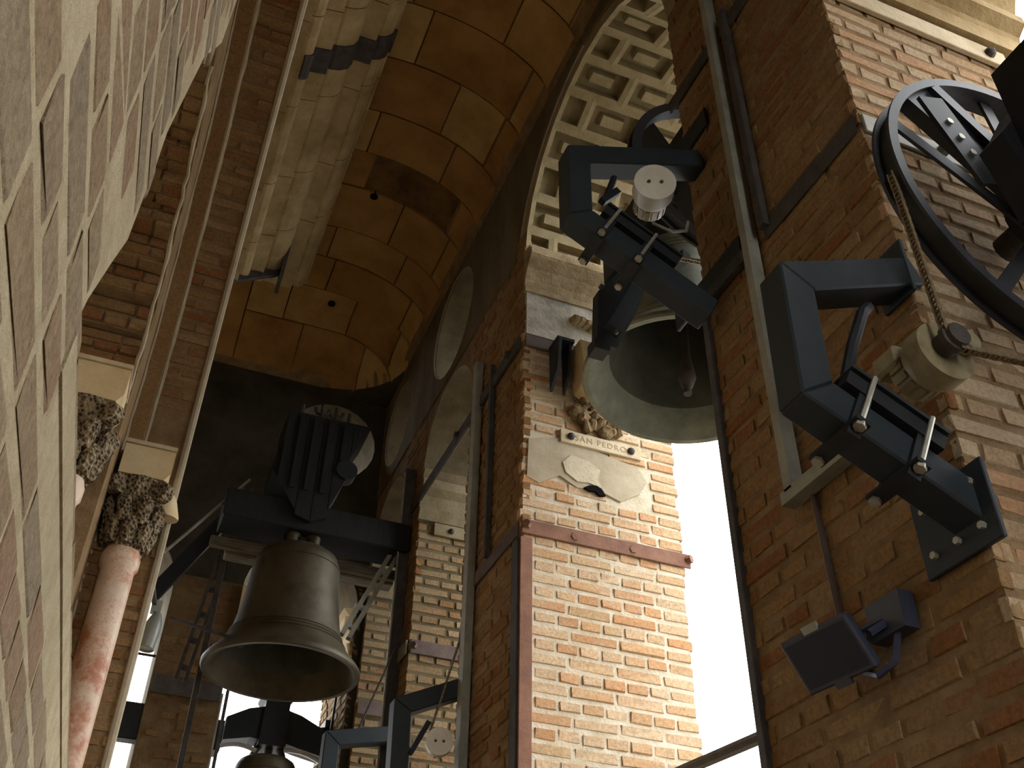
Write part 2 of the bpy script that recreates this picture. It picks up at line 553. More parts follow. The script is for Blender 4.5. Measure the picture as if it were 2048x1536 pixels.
# the reveals of the far openings are old grey brown plaster
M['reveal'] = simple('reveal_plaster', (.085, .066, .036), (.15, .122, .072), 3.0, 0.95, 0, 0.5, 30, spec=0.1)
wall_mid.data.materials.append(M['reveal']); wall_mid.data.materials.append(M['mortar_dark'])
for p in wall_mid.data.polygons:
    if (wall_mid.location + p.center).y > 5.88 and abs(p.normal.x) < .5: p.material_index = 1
    if p.normal.x < -.9: p.material_index = 2  # gallery side takes the mortar with shade in its colour


def keepA(y0, z0, ylo, yhi):
    def f(u, v, lu, lv):
        y, z = y0 + u, z0 + v
        if not (ylo <= y - lu / 2 + .02 and y + lu / 2 - .02 <= yhi): return False
        if math.hypot(y - 3.81, max(z - 6.83, 0)) < rb + .02 and 2.76 < y < 4.86: return False
        if z > 6.8 and math.hypot(y - 3.81, z - 6.83) < rb + .05: return False
        for dy in (-lu / 2 + .01, 0, lu / 2 - .01):
            if in_opening(y + dy, z, OPEN_R, .01): return False
        return True
    return f


B = Bricks()
# gallery side of the near pier (its far jamb is at y 2.76)
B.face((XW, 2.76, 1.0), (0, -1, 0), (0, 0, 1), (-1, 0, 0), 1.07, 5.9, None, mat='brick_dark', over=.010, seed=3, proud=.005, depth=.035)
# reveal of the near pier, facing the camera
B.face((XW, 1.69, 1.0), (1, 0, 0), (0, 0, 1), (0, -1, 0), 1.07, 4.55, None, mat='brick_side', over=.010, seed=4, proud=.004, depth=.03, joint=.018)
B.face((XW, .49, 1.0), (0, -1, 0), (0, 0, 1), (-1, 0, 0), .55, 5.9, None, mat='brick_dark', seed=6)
B.build(wall_right)

PLASTER = [(2.03, 5.24), (2.30, 5.32), (2.60, 5.25), (2.80, 5.22), (2.86, 5.12), (2.80, 5.02), (2.66, 4.93), (2.50, 4.98), (2.36, 4.96), (2.24, 5.02), (2.10, 4.93), (2.02, 4.96)]


def in_poly(x, y, poly):
    c = False; n = len(poly); j = n - 1
    for i in range(n):
        if (poly[i][1] > y) != (poly[j][1] > y) and x < (poly[j][0] - poly[i][0]) * (y - poly[i][1]) / (poly[j][1] - poly[i][1]) + poly[i][0]: c = not c
        j = i
    return c


B = Bricks()


def keepB2(u, v, lu, lv):
    x, z = XW + u, 1.5 + v
    if z > 6.08: return False
    return not (in_poly(x, z, PLASTER) or in_poly(x - lu * .3, z, PLASTER))


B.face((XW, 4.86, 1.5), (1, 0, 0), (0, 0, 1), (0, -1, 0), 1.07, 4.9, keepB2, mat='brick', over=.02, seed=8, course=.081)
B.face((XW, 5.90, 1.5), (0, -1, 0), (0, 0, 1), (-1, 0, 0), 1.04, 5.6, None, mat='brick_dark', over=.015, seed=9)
B.build(wall_mid)

# smooth dark plaster above the piers, up to the springing of the vault
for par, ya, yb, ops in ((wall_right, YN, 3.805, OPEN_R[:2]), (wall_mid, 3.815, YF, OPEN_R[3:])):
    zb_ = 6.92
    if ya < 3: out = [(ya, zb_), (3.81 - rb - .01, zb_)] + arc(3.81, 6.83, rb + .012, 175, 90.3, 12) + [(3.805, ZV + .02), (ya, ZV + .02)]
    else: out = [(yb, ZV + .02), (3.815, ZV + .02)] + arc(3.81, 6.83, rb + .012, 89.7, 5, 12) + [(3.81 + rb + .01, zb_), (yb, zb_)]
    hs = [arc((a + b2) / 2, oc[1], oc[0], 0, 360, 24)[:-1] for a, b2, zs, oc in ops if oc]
    MB().prism([out] + [h for h in hs if min(q[1] for q in h) > zb_ + .01], 'x', XW - .014, XW + .01).build('upper_plaster', 'dark_brown_plaster', par, label='smooth dark plaster above the pier')

# plaster patches on the pier
MB().prism([PLASTER], 'y', 4.846, 4.865).build('plaster_patch', 'plaster', wall_mid, label='smooth grey plaster patch')
MB().prism([[(2.26, 5.12), (2.32, 5.19), (2.45, 5.17), (2.52, 5.12), (2.50, 5.05), (2.53, 4.99), (2.44, 5.01), (2.36, 5.00), (2.28, 5.05)]], 'y', 4.838, 4.85).build('plaster_patch', 'plaster_pale', wall_mid, label='pale lumpy plaster patch')
MB().prism([[(2.40, 4.965), (2.44, 4.99), (2.49, 5.0), (2.53, 4.975), (2.55, 4.94), (2.51, 4.93), (2.48, 4.955), (2.44, 4.95)]], 'y', 4.833, 4.85).build('broken_hole', 'void', wall_mid, label='small black hole in the plaster')
MB().box((2.004, 4.836, 6.10), (3.075, 4.87, 6.49)).build('plaster_panel', 'plaster_stained', wall_mid, label='stained whitish plaster panel')

# thin pier between the far openings and the corner pier
wall_far = struct('wall_right_far', MB().box((XW + .006, 7.106, SILL + .1), (XO - .006, 7.634, 6.2)), 'mortar_mid', 'narrow brick pier of the outer wall seen past the far bell', 'wall')
B = Bricks()
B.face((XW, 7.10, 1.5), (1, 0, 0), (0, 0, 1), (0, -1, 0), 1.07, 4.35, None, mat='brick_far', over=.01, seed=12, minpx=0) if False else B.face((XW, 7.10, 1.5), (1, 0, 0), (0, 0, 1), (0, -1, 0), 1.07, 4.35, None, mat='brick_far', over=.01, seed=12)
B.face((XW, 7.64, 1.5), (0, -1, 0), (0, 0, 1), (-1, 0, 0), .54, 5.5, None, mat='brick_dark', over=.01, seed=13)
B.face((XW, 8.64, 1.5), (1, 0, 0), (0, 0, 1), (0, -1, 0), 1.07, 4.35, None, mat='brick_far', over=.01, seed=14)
B.build(wall_far)

# ------------------------------------------------------------------ far end wall
wall_back = struct('wall_back', MB().prism(wall_loops(-5, 3.07, OPEN_E), 'y', YF, 9.77), 'black_plaster', 'dark end wall of the gallery behind the far bell', 'wall')
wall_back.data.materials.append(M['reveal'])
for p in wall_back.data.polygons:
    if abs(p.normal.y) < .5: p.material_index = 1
MB().box((.262, 8.697, 1.0), (.848, 8.72, 5.75)).build('pier_face', 'mortar_brown', wall_back)
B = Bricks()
B.face((-1.2, YF, 1.5), (1, 0, 0), (0, 0, 1), (0, -1, 0), 3.2, 4.2, lambda u, v, lu, lv: not any(in_opening(-1.2 + u + q * lu / 2, 1.5 + v, OPEN_E, .01) for q in (-1, 0, 1)), mat='brick_brown', seed=15)
# right reveal of the last opening in the end wall, facing left
B.face((1.92, 9.77, 1.5), (0, -1, 0), (0, 0, 1), (-1, 0, 0), 1.07, 4.8, None, mat='brick_far', seed=16)
B.build(wall_back)
struct('wall_front', MB().prism(wall_loops(-5, 3.07, OPEN_E[:1]), 'y', -2.15, YN), 'mortar_dark', 'near end wall behind the photographer', 'wall')  # unseen wall, most of its openings closed up to dim the gallery
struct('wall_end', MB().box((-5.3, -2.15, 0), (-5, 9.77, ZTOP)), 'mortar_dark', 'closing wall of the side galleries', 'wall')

# ------------------------------------------------------------------ core: stepped niche opposite the big opening
CY, ZS1, ZS3 = 3.81, 5.20, 5.0
XF, X1, X2, X3 = .065, -.21, -.32, -.78


def order(Rr, zs, zt=ZTOP, steps=None):
    far = arc(CY, zs, Rr, 0, 90, 16)
    if steps:
        st = []
        pts = arc(CY, zs, Rr, 0, 90, steps)
        for (ya, za), (yb, zb2) in zip(pts[:-1], pts[1:]):
            st += [(ya, za), (ya, zb2)]
        far = st + [pts[-1]]
    near = arc(CY, zs, Rr, 90, 180, 12)[1:]
    return [(6.8, 0), (6.8, zt), (.82, zt), (.82, zs)] + near[::-1] + far[::-1] + [(CY + Rr, 0)]


wall_left = struct('wall_left', MB().prism([order(2.09, ZS1)], 'x', X1, XF), 'mortar_dark', 'inner brick wall of the gallery with a stepped arched niche', 'wall')
MB().prism([order(1.95, ZS1)], 'x', X2, X1 - .002).build('niche_step', 'brick_dark', wall_left)
MB().prism([order(1.31, ZS3, steps=9)], 'x', X3, X2 - .002).build('niche_step', 'mortar_dark', wall_left)
MB().box((-5, .82, 0), (X3 - .002, 6.8, ZTOP)).build('core_mass', 'stone', wall_left)
# pale mortar lines along the arrises of the steps
for Rr, zs, xx, ww, jit in ((2.085, ZS1, X1, .045, .006), (1.955, ZS1, X2, .03, .012), (1.31, ZS3, X2 - .02, .03, .02)):
    rr = random.Random(int(Rr * 100))
    mb = MB(); pts = [(CY + Rr, 2.0 + .25 * i) for i in range(13)] + arc(CY, zs, Rr, 0, 95, 30)
    if Rr < 1.5: pts = arc(CY, zs, Rr, 0, 95, 30)
    P3 = [Vector((xx + .004 + rr.uniform(-jit, jit) * .3, p - .006 + rr.uniform(-jit, jit) * .5, z)) for p, z in pts]
    mb.tube(P3, [ww * .38 * rr.uniform(.75, 1.25) for _ in P3], 6)
    mb.build('mortar_bead', 'plaster', wall_left)
mb = MB(); pts = [(CY + 2.09, 1.5), (CY + 2.09, ZS1)] + arc(CY, ZS1, 2.09, 0, 95, 30)[1:]
mb.tube([Vector((XF - .012, p - .006, z)) for p, z in pts], .024, 8)
mb.build('edge_roll', 'plaster', wall_left, label='pale rounded edge of the niche')

B = Bricks()
# jamb and soffit of the outer order: courses run across the wall
def soffit(Rr, zs, xa, xb, mat, thmin, thmax, seed):
    rr = random.Random(seed); n = int(math.radians(thmax - thmin) * Rr / .08)
    for i in range(n):
        th = rad(thmin + (thmax - thmin) * (i + .5) / n)
        N = Vector((0, -math.cos(th), -math.sin(th))); V = Vector((0, -math.sin(th), math.cos(th)))
        w = xb - xa
        cuts = [0, w * rr.uniform(.3, .7), w] if i % 2 else [0, w]
        if i % 2 and w > .4: cuts = [0, w * .33, w * .66, w]
        for a, b2 in zip(cuts[:-1], cuts[1:]):
            c = Vector((xa + (a + b2) / 2, CY + math.cos(th) * Rr, zs + math.sin(th) * Rr)) + N * (.008 * rr.uniform(.4, 1.4) - .02)
            B.one(c, Vector((-1, 0, 0)), V, N, (b2 - a) - .018, .056 * rr.uniform(.9, 1.08), .04, mat, .05)


soffit(2.09, ZS1, X1, XF, 'brick_dark', 9, 100, 21)
B.face((XF, CY + 2.09, 1.5), (-1, 0, 0), (0, 0, 1), (0, -1, 0), XF - X1, 3.3, None, mat='brick_dark', seed=22, long=.275, short=.13)
B.face((X1, CY + 1.95, 1.5), (-1, 0, 0), (0, 0, 1), (0, -1, 0), X1 - X2, 3.6, None, mat='brick_dark', seed=23, long=.11, short=.11)
# bricks on every step of the inner niche
pts = arc(CY, ZS3, 1.31, 0, 90, 9)
rr = random.Random(31)
for k, ((ya, za), (yb, zb2)) in enumerate(zip(pts[:-1], pts[1:])):
    h = zb2 - za
    nrow = max(1, round(h / .085))
    for r in range(nrow):
        ln = .30 if (r + k) % 2 else .15
        x = X3 + .03
        while x < X2 - .05:
            L = min(ln * rr.uniform(.9, 1.1), X2 - .01 - x)
            B.one((x + L / 2, ya - .012 + .02, za + h * (r + .5) / nrow), (-1, 0, 0), (0, 0, 1), (0, -1, 0), L - .015, h / nrow - .02, .05, 'brick_dark', .05)
            x += L
    dep = ya - yb
    if dep > .1:
        nr = max(1, round(dep / .12)); 
        for r in range(nr):
            x = X3 + .03
            while x < X2 - .05:
                L = min(.28 * rr.uniform(.9, 1.1), X2 - .01 - x)
                B.one((x + L / 2, yb + dep * (r + .5) / nr, zb2 - .008 + .02), (1, 0, 0), (0, 1, 0), (0, 0, -1), L - .015, dep / nr - .015, .05, 'brick_dark', .05)
                x += L
B.build(wall_left)


# near part of the inner wall, very close to the camera at left
def PX(y): return -.25 + .045 * y


edge = [(1.335, 2.60), (1.36, 2.68), (1.44, 2.83), (1.52, 2.97), (1.53, 3.09), (1.545, 3.20), (1.54, 3.31), (1.615, 3.55), (1.69, 3.79), (1.78, 3.93), (1.90, 4.14), (1.93, 4.5), (1.95, 5.0)]
NW = [(.5, 0), (4.0, 0), (4.0, 2.61), (2.6, 2.612)] + edge + [(.5, 5.0)]
fnw = lambda p, q, a: (PX(p) - a, p, q)
wall_near = struct('wall_left_near', MB().prism([NW], 'x', 0, .34, fn=fnw), 'mortar_pale', 'pale weathered brick wall filling the left edge, close to the camera', 'wall')
MB().prism([[(1.20, 0), (4.0, 0), (4.0, 2.612), (1.40, 2.602), (1.335, 2.60), (1.30, 2.42), (1.36, 2.2), (2.0, 2.40), (4.0, 2.50)][:0] or [(1.34, 2.52), (2.1, 2.535), (4.0, 2.55), (4.0, 2.609), (1.345, 2.601)]], 'x', -.005, .02, fn=fnw).build('ledge_band', 'mortar_pale', wall_near, label='smooth pale rendered edge')
B = Bricks()
dU = Vector((.045, 1, 0)).normalized(); dN = Vector((1, -.045, 0)).normalized()


def keepN(u, v, lu, lv):
    y, z = .5 + u * dU.y, .3 + v
    for q in (-.5, .5):
        yy = y + q * lu
        if z + lv / 2 > 2.60 and not in_poly(yy, z + lv / 2, NW) and not in_poly(yy - .03, z - lv / 2, NW): return False
    if y > 1.30 and 2.52 < z + lv * .5 < 2.62: return False
    return y + lu / 2 < 3.95


B.face((PX(.5), .5, .3), dU, (0, 0, 1), dN, 3.5, 4.7, keepN, course=.112, joint=.024, long=.33, short=.19, mat='brick_pale', proud=.002, depth=.014, rough=.07, seed=41)
B.build(wall_near)

# ------------------------------------------------------------------ vault
XC, YC, CR = XF, 6.8, .75


def vault_z(x, y):
    # distance to the outer springing line (rounded corner), and to the core
    dx, dy = XW - x, YF - y
    if dx < CR and dy < CR: do = CR - math.hypot(CR - dx, CR - dy)
    else: do = min(dx, dy)
    do = min(do, y - YN)
    ex, ey = max(x - XC, 0), max(y - YC, 0, .82 - y)
    dc = math.hypot(ex, ey) if (ex > 0 or ey > 0) else 0
    d = max(0, min(do, dc))
    t = min(1, d / .965)
    return ZV + .62 * math.sqrt(max(0, 1 - (1 - t) ** 2))


mb = MB(); xs = [-5 + .1 * i for i in range(71)]; xs = [x for x in xs if x <= 2.0001]
xs = [-5, -4, -3, -2] + [-1.5 + .07 * i for i in range(51)]
ys = [YN + (YF - YN) * i / 130 for i in range(131)]
idx = {}
vs = []; fs = []
for i, x in enumerate(xs):
    for j, y in enumerate(ys):
        idx[i, j] = len(vs); vs.append((x, y, vault_z(x, y) + .035))
for i in range(len(xs) - 1):
    for j in range(len(ys) - 1):
        xm, ym = (xs[i] + xs[i + 1]) / 2, (ys[j] + ys[j + 1]) / 2
        if xm < XC - .1 and .9 < ym < 6.7: continue
        fs.append((idx[i, j], idx[i, j + 1], idx[i + 1, j + 1], idx[i + 1, j]))
mb.add(vs, fs, True)
ceiling = struct('ceiling', mb, 'mortar_dark', 'dim brown stone barrel vault over the gallery', 'ceiling', recalc=False)
mb = MB().box((-5.3, -2.15, ZTOP), (3.07, 9.77, ZTOP + .3)); mb.build('roof_slab', 'mortar_dark', ceiling)


def vault_block(x0, x1, y0, y1, lift, vm=None):
    g = .007; n = 5; vs = []; fs = []
    x0 += g; x1 -= g; y0 += g; y1 -= g
    for i in range(n + 1):
        for j in range(n + 1):
            x = x0 + (x1 - x0) * i / n; y = y0 + (y1 - y0) * j / n
            vs.append((x, y, vault_z(x, y) + lift))
    q = lambda i, j: i * (n + 1) + j
    for i in range(n):
        for j in range(n): fs.append((q(i, j), q(i, j + 1), q(i + 1, j + 1), q(i + 1, j)))
    rim = [q(i, 0) for i in range(n + 1)] + [q(n, j) for j in range(1, n + 1)] + [q(i, n) for i in range(n - 1, -1, -1)] + [q(0, j) for j in range(n - 1, 0, -1)]
    k = len(vs)
    for a in rim: vs.append((vs[a][0], vs[a][1], vs[a][2] + .05))
    L = len(rim)
    for a in range(L): fs.append((rim[a], rim[(a + 1) % L], k + (a + 1) % L, k + a))
    mb = MB(); mb.add(vs, fs, True)
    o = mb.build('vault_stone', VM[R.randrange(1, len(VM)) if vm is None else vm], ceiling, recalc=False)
    o.data.polygons.foreach_set('use_smooth', [i < n * n for i in range(len(fs))])


VM = [simple('vault_stone_shade', (.085, .045, .016), (.20, .11, .038), 3.0, .9, 0, .5, 30, spec=.1),  # set-back block: its shadow is painted in as a darker stone
      simple('vault_stone_a', (.30, .165, .052), (.43, .26, .095), 2.6, .9, 0, .5, 30, spec=.1),
      simple('vault_stone_b', (.265, .14, .042), (.39, .22, .075), 2.2, .9, 0, .5, 30, spec=.1),
      simple('vault_stone_c', (.34, .205, .072), (.47, .31, .125), 3.0, .9, 0, .5, 30, spec=.1),
      simple('vault_stone_d', (.225, .112, .033), (.37, .20, .068), 2.0, .9, 0, .5, 30, spec=.1)]
y = 1.6; k = 0
while y < YF - .02:
    h = min(R.uniform(.42, .56), YF - y)
    if YF - y - h < .25: h = YF - y
    cuts = [[.30, 1.02, 1.82, 2.0], [.30, .74, 1.42, 1.9, 2.0], [.3, .9, 1.6, 2.0]][k % 3]
    cuts = [cuts[0]] + [c + R.uniform(-.06, .06) for c in cuts[1:-1]] + [cuts[-1]]
    for a, b2 in zip(cuts[:-1], cuts[1:]):
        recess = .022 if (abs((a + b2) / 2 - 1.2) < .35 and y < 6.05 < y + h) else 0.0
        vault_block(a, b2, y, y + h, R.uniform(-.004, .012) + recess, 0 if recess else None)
    y += h; k += 1
x = .30; k = 0
while x > -1.4:
    w = R.uniform(.42, .55)
    cuts = [[6.82, 7.3, 7.95, YF], [6.82, 7.6, 8.3, YF]][k % 2]
    for a, b2 in zip(cuts[:-1], cuts[1:]): vault_block(x - w, x, a, b2, R.uniform(-.004, .012))
    x -= w; k += 1
# the corner outside the rounded springing line is a flat near-black slab
MB().prism([[(XW, YF), (XW, YF - CR)] + [(XW - CR + CR * math.cos(rad(a)), YF - CR + CR * math.sin(rad(a))) for a in range(5, 90, 5)] + [(XW - CR, YF)]], 'z', ZV - .03, ZV + .05).build('corner_slab', 'black_plaster', ceiling, label='dark slab filling the vault corner')
# two drain holes in the vault: short black pipes
for (hx, hy, lb) in ((1.12, 6.42, 'upper'), (1.12, 8.0, 'lower')):
    z = vault_z(hx, hy)
    MB().tube([(hx, hy, z - .012), (hx, hy, z + .04)], .038, 10).build('drain_hole', 'void', ceiling, label='small dark round hole in the vault')

# ------------------------------------------------------------------ stone cornice on the inner wall
CP = [(XF, 7.66), (.13, 7.66), (.13, 7.745), (.155, 7.745), (.19, 7.76), (.21, 7.79), (.21, 7.87), (.33, 7.90), (.33, 7.975), (.355, 7.975), (.42, 8.00), (.475, 8.05), (.50, 8.12), (.50, 8.18), (.63, 8.185), (.63, 8.265), (.655, 8.265), (.70, 8.29), (.74, 8.35), (.755, 8.42), (.77, 8.42), (.77, 8.66), (XF, 8.66)]


def sweep_profile(mb, prof, path):
    """profile (out, z); path: list of (base point x0,y0, outward direction)"""
    n = len(prof); vs = []; fs = []
    for (bx, by, ox, oy) in path:
        for (p, z) in prof: vs.append((bx + ox * (p - XF), by + oy * (p - XF), z))
    for i in range(len(path) - 1):
        for k in range(n):
            fs.append((i * n + k, i * n + (k + 1) % n, (i + 1) * n + (k + 1) % n, (i + 1) * n + k))
    fs.append(tuple(range(n))); fs.append(tuple((len(path) - 1) * n + k for k in range(n))[::-1])
    return mb.add(vs, fs)


cor = None
cuts = [.9, 1.7, 2.5, 3.3, 4.15, 4.95, 5.75, 6.45]
trim_1 = empty('trim_1', (XF, 4, 7.55), 'long moulded stone cornice under the vault above the inner wall', 'cornice', kind='structure')
for a, b2 in zip(cuts[:-1], cuts[1:]):
    sweep_profile(MB(), CP, [(XF, a + .004, 1, 0), (XF, b2 - .004, 1, 0)]).build('cornice_stone', 'cornice', trim_1)
sweep_profile(MB(), CP, [(XF, 6.454, 1, 0), (XF, 6.8, 1, 1), (-1.6, 6.8, 0, 1)]).build('cornice_stone', 'cornice', trim_1)


def band_over(prof_idx, y0, y1, off=.012):
    """strip of metal folded over part of the cornice profile"""
    pr = [CP[i] for i in prof_idx]
    mb = MB(); vs = []; fs = []
    for yy in (y0, y1):
        for o2 in (off, .001):
            for (p, z) in pr: vs.append((p + o2 * .8, yy, z - o2))
    n = len(pr)
    for k in range(n - 1):
        fs += [(k, k + 1, 2 * n + k + 1, 2 * n + k), (k, k + 1, n + k + 1, n + k), (2 * n + k, 2 * n + k + 1, 3 * n + k + 1, 3 * n + k)]
    fs += [(0, n, 3 * n, 2 * n), (n - 1, 2 * n - 1, 4 * n - 1, 3 * n - 1)]
    return mb.add(vs, fs)


o = band_over(range(3, 21), 4.47, 4.68).build('iron_strap', 'dark_iron'); tag(o, 'dark iron strap folded over the cornice at the top of the photo', 'strap')
t = empty('iron_bracket', (.3, 6.95, 7.8), 'dark iron bracket with a flat plate at the far end of the cornice', 'bracket')
MB().bar((.03, 6.86, 7.62), (.46, 7.02, 8.02), .06, .05).build('arm', 'dark_iron', t)
MB().prism([[(6.62, 8.40), (6.98, 8.14), (7.12, 7.86), (6.92, 7.90), (6.70, 8.14)]], 'x', .47, .50).build('plate', 'dark_iron', t)

# ------------------------------------------------------------------ coffered soffit of the big arch
trim_2 = empty('trim_2', (2.5, 3.81, 6.83), 'coffered stone soffit of the big arch above the tilted bell', 'coffers', kind='structure')
NR = 12; dth = 180.0 / NR; RI, RO = 1.05, 1.15
cellw = 1.07 / 2.5


def coffer_mesh(w, boss):
    """cell on the cylinder: angle -dth/2..dth/2 about the x axis, x 0..w; opening framed, recessed, with a raised boss"""
    vs = []; fs = []

    def P(x, a, r):
        th = rad(a); vs.append((x, r * math.cos(th), r * math.sin(th))); return len(vs) - 1

    def ring(x0, x1, a0, a1, r):
        return [P(x0, a0, r), P(x1, a0, r), P(x1, a1, r), P(x0, a1, r)]
    h = dth / 2; mx = .036; ma = 2.1
    r0 = ring(0, w, -h, h, RI); r1 = ring(mx, w - mx, -h + ma, h - ma, RI); r2 = ring(mx, w - mx, -h + ma, h - ma, RI + .08)
    for a, b2 in ((r0, r1), (r1, r2)):
        for i in range(4): fs.append((a[i], a[(i + 1) % 4], b2[(i + 1) % 4], b2[i]))
    if boss:
        bx, ba = .115, 5.0
        b0 = ring(bx, w - bx, -h + ba, h - ba, RI + .08); b1 = ring(bx + .012, w - bx - .012, -h + ba + .4, h - ba - .4, RI + .02)
        for a, b2 in ((r2, b0), (b0, b1)):
            for i in range(4): fs.append((a[i], a[(i + 1) % 4], b2[(i + 1) % 4], b2[i]))
        fs.append(tuple(b1))
    else:
        fs.append(tuple(r2))
    # back
    k = ring(0, w, -h, h, RO)
    for i in range(4): fs.append((r0[i], r0[(i + 1) % 4], k[(i + 1) % 4], k[i]))
    me = bpy.data.meshes.new('coffer'); me.from_pydata(vs, [], fs)
    bm = bmesh.new(); bm.from_mesh(me); bmesh.ops.recalc_face_normals(bm, faces=bm.faces); bm.to_mesh(me); bm.free()
    me.materials.append(M['coffer']); me.update(); return me


full = coffer_mesh(cellw - .002, True); half = coffer_mesh(cellw * .5 - .002, False)
for r in range(NR):
    th = (r + .5) * dth
    x = 2.0; seq = [full, full, half] if r % 2 else [half, full, full]
    for me in seq:
        o = bpy.data.objects.new('coffer', me)
        put(o, Matrix.Translation((x, 3.81, 6.83)) @ Matrix.Rotation(rad(th), 4, 'X'), trim_2)
        x += cellw if me is full else cellw * .5


# ------------------------------------------------------------------ imposts
def impost(name, loc_fn, prof, a0, a1, mat, label):
    mb = MB().prism([prof], 'x', a0, a1, fn=loc_fn)
    o = mb.build(name, mat); tag(o, label, 'moulding', kind='structure'); return o


IP = [(0, 6.48), (.035, 6.48), (.035, 6.53), (.02, 6.54), (.03, 6.60), (.07, 6.68), (.13, 6.74), (.145, 6.76), (.145, 6.82), (.12, 6.825), (.12, 6.86), (0, 6.88)]
impost('trim_3', lambda p, q, a: (a, 4.86 - p, q), IP, 1.99, 3.13, 'stone_dark', 'worn moulded stone impost under the coffered arch')
IP1 = [(0, 5.56), (.05, 5.56), (.05, 5.66), (.02, 5.67), (.04, 5.74), (.09, 5.78), (.09, 5.83), (.05, 5.84), (.10, 5.96), (.10, 6.03), (0, 6.05)]
impost('trim_4', lambda p, q, a: (a, 1.69 - p, q), IP1, 1.98, 3.12, 'stone_ochre', 'yellowish moulded stone impost at the top right corner')
IP3 = [(0, 5.84), (.03, 5.84), (.06, 5.94), (.03, 5.95), (.05, 6.06), (.10, 6.12), (.10, 6.20), (.06, 6.21), (.12, 6.28), (0, 6.30)]
impost('trim_5', lambda p, q, a: (a, 7.10 - p, q), IP3, 1.98, 3.1, 'stone_dim', 'stepped pale stone impost on the narrow far pier')
impost('trim_6', lambda p, q, a: (1.92 - p, a, q - .56), IP3, 8.72, 9.77, 'impost', 'sunny stone impost behind the far bell')
impost('trim_7', lambda p, q, a: (.85 + p, a, q - .56), [(p, q) for p, q in IP3], 8.66, 9.77, 'impost', 'stone impost left of the far bell')


impost('trim_8', lambda p, q, a: (a, 8.64 - p, q), IP3, 1.98, 3.1, 'stone_dim', 'pale stone impost on the corner pier, half hidden by the far bell')

# ------------------------------------------------------------------ columns in the niche
def column(x, y, zb0, zt, r, zi0, zi1, ibox, label, icurl):
    t = empty('marble_column', (x, y, 0), label, 'column')
    hgt = zt - .44
    MB().lathe([(r * 1.45, 0), (r * 1.45, .10), (r * 1.25, .14), (r * 1.35, .2), (r * 1.05, .26), (r, .32), (r * .97, hgt - .12), (r * 1.12, hgt - .1), (r * 1.14, hgt - .04), (r * 1.02, hgt)], (x, y, 0), n=24).build('shaft', 'marble', t, label='red and white veined marble shaft')
    # drilled capital: bell, two tiers of leaves, four volutes
    mb = MB().lathe([(r * 1.0, hgt), (r * 1.1, hgt + .1), (r * 1.25, hgt + .22), (r * 1.5, hgt + .34), (r * 1.65, hgt + .40), (r * 1.65, zt), (0, zt)], (x, y, 0), n=16)
    mb.build('capital', 'capital', t)
    for tier, (zz, rr2, n) in enumerate(((hgt + .08, r * 1.1, 8), (hgt + .2, r * 1.32, 8))):
        for k in range(n):
            a = 2 * math.pi * (k + .5 * tier) / n; c, s2 = math.cos(a), math.sin(a)
            MB().tube([(x + c * rr2 * .95, y + s2 * rr2 * .95, zz - .06), (x + c * rr2 * 1.12, y + s2 * rr2 * 1.12, zz + .03), (x + c * rr2 * 1.38, y + s2 * rr2 * 1.38, zz + .085), (x + c * rr2 * 1.46, y + s2 * rr2 * 1.46, zz + .05)], [.035, .045, .038, .018], 8).build('leaf', 'capital', t)
    for k in range(4):
        a = math.pi / 4 + k * math.pi / 2; c, s2 = math.cos(a), math.sin(a)
        ctr = Vector((x + c * r * 1.9, y + s2 * r * 1.9, zt - .075)); tx = Vector((-s2, c, 0))
        MB().cyl(ctr - tx * .035, ctr + tx * .035, .062, 12).build('volute', 'capital', t)
    (x0, y0), (x1, y1) = ibox
    MB().prism([[(x0, zi0), (x1 - .03, zi0), (x1, zi0 + .05), (x1, zi1), (x0, zi1)]], 'y', y0, y1).build('impost', 'impost', t, label='plain yellow stone impost block')
    MB().box((x0 - .005, y0 - .012, zi1 + .004), (x1 + .005, y1, zi1 + .03)).build('fillet', 'stone', t)
    return t


column(-.15, 5.74, 0, 4.84, .098, 4.845, 5.05, ((-.295, 5.60), (.0, 5.895)), 'nearer white and red marble column in the niche, fully seen', True)
column(-.50, 4.96, 0, 4.80, .098, 4.805, 5.02, ((-.72, 4.82), (-.335, 5.115)), 'marble column half hidden behind the pale wall at left', False)
o = MB().lathe([(0, 0), (.11, 0), (.11, .02), (.08, .11), (.05, .16), (0, .17)], (.0, 5.80, 4.70), (0, -.2, 1), 20).build('stone_corbel', 'impost'); tag(o, 'rounded pale stone corbel beside the marble column capital', 'corbel')


# ------------------------------------------------------------------ iron straps, bars, posts
def strap(lo, hi, mat, label, bolts=(), name='iron_strap', cat='strap'):
    o = MB().box(lo, hi).build(name, mat, bevel=.003); tag(o, label, cat)
    for p, ax in bolts:
        a = Vector(ax); c = Vector(p)
        MB().cyl(c - a * .005, c + a * .03, .026, 6).build('bolt', mat, o)
    return o


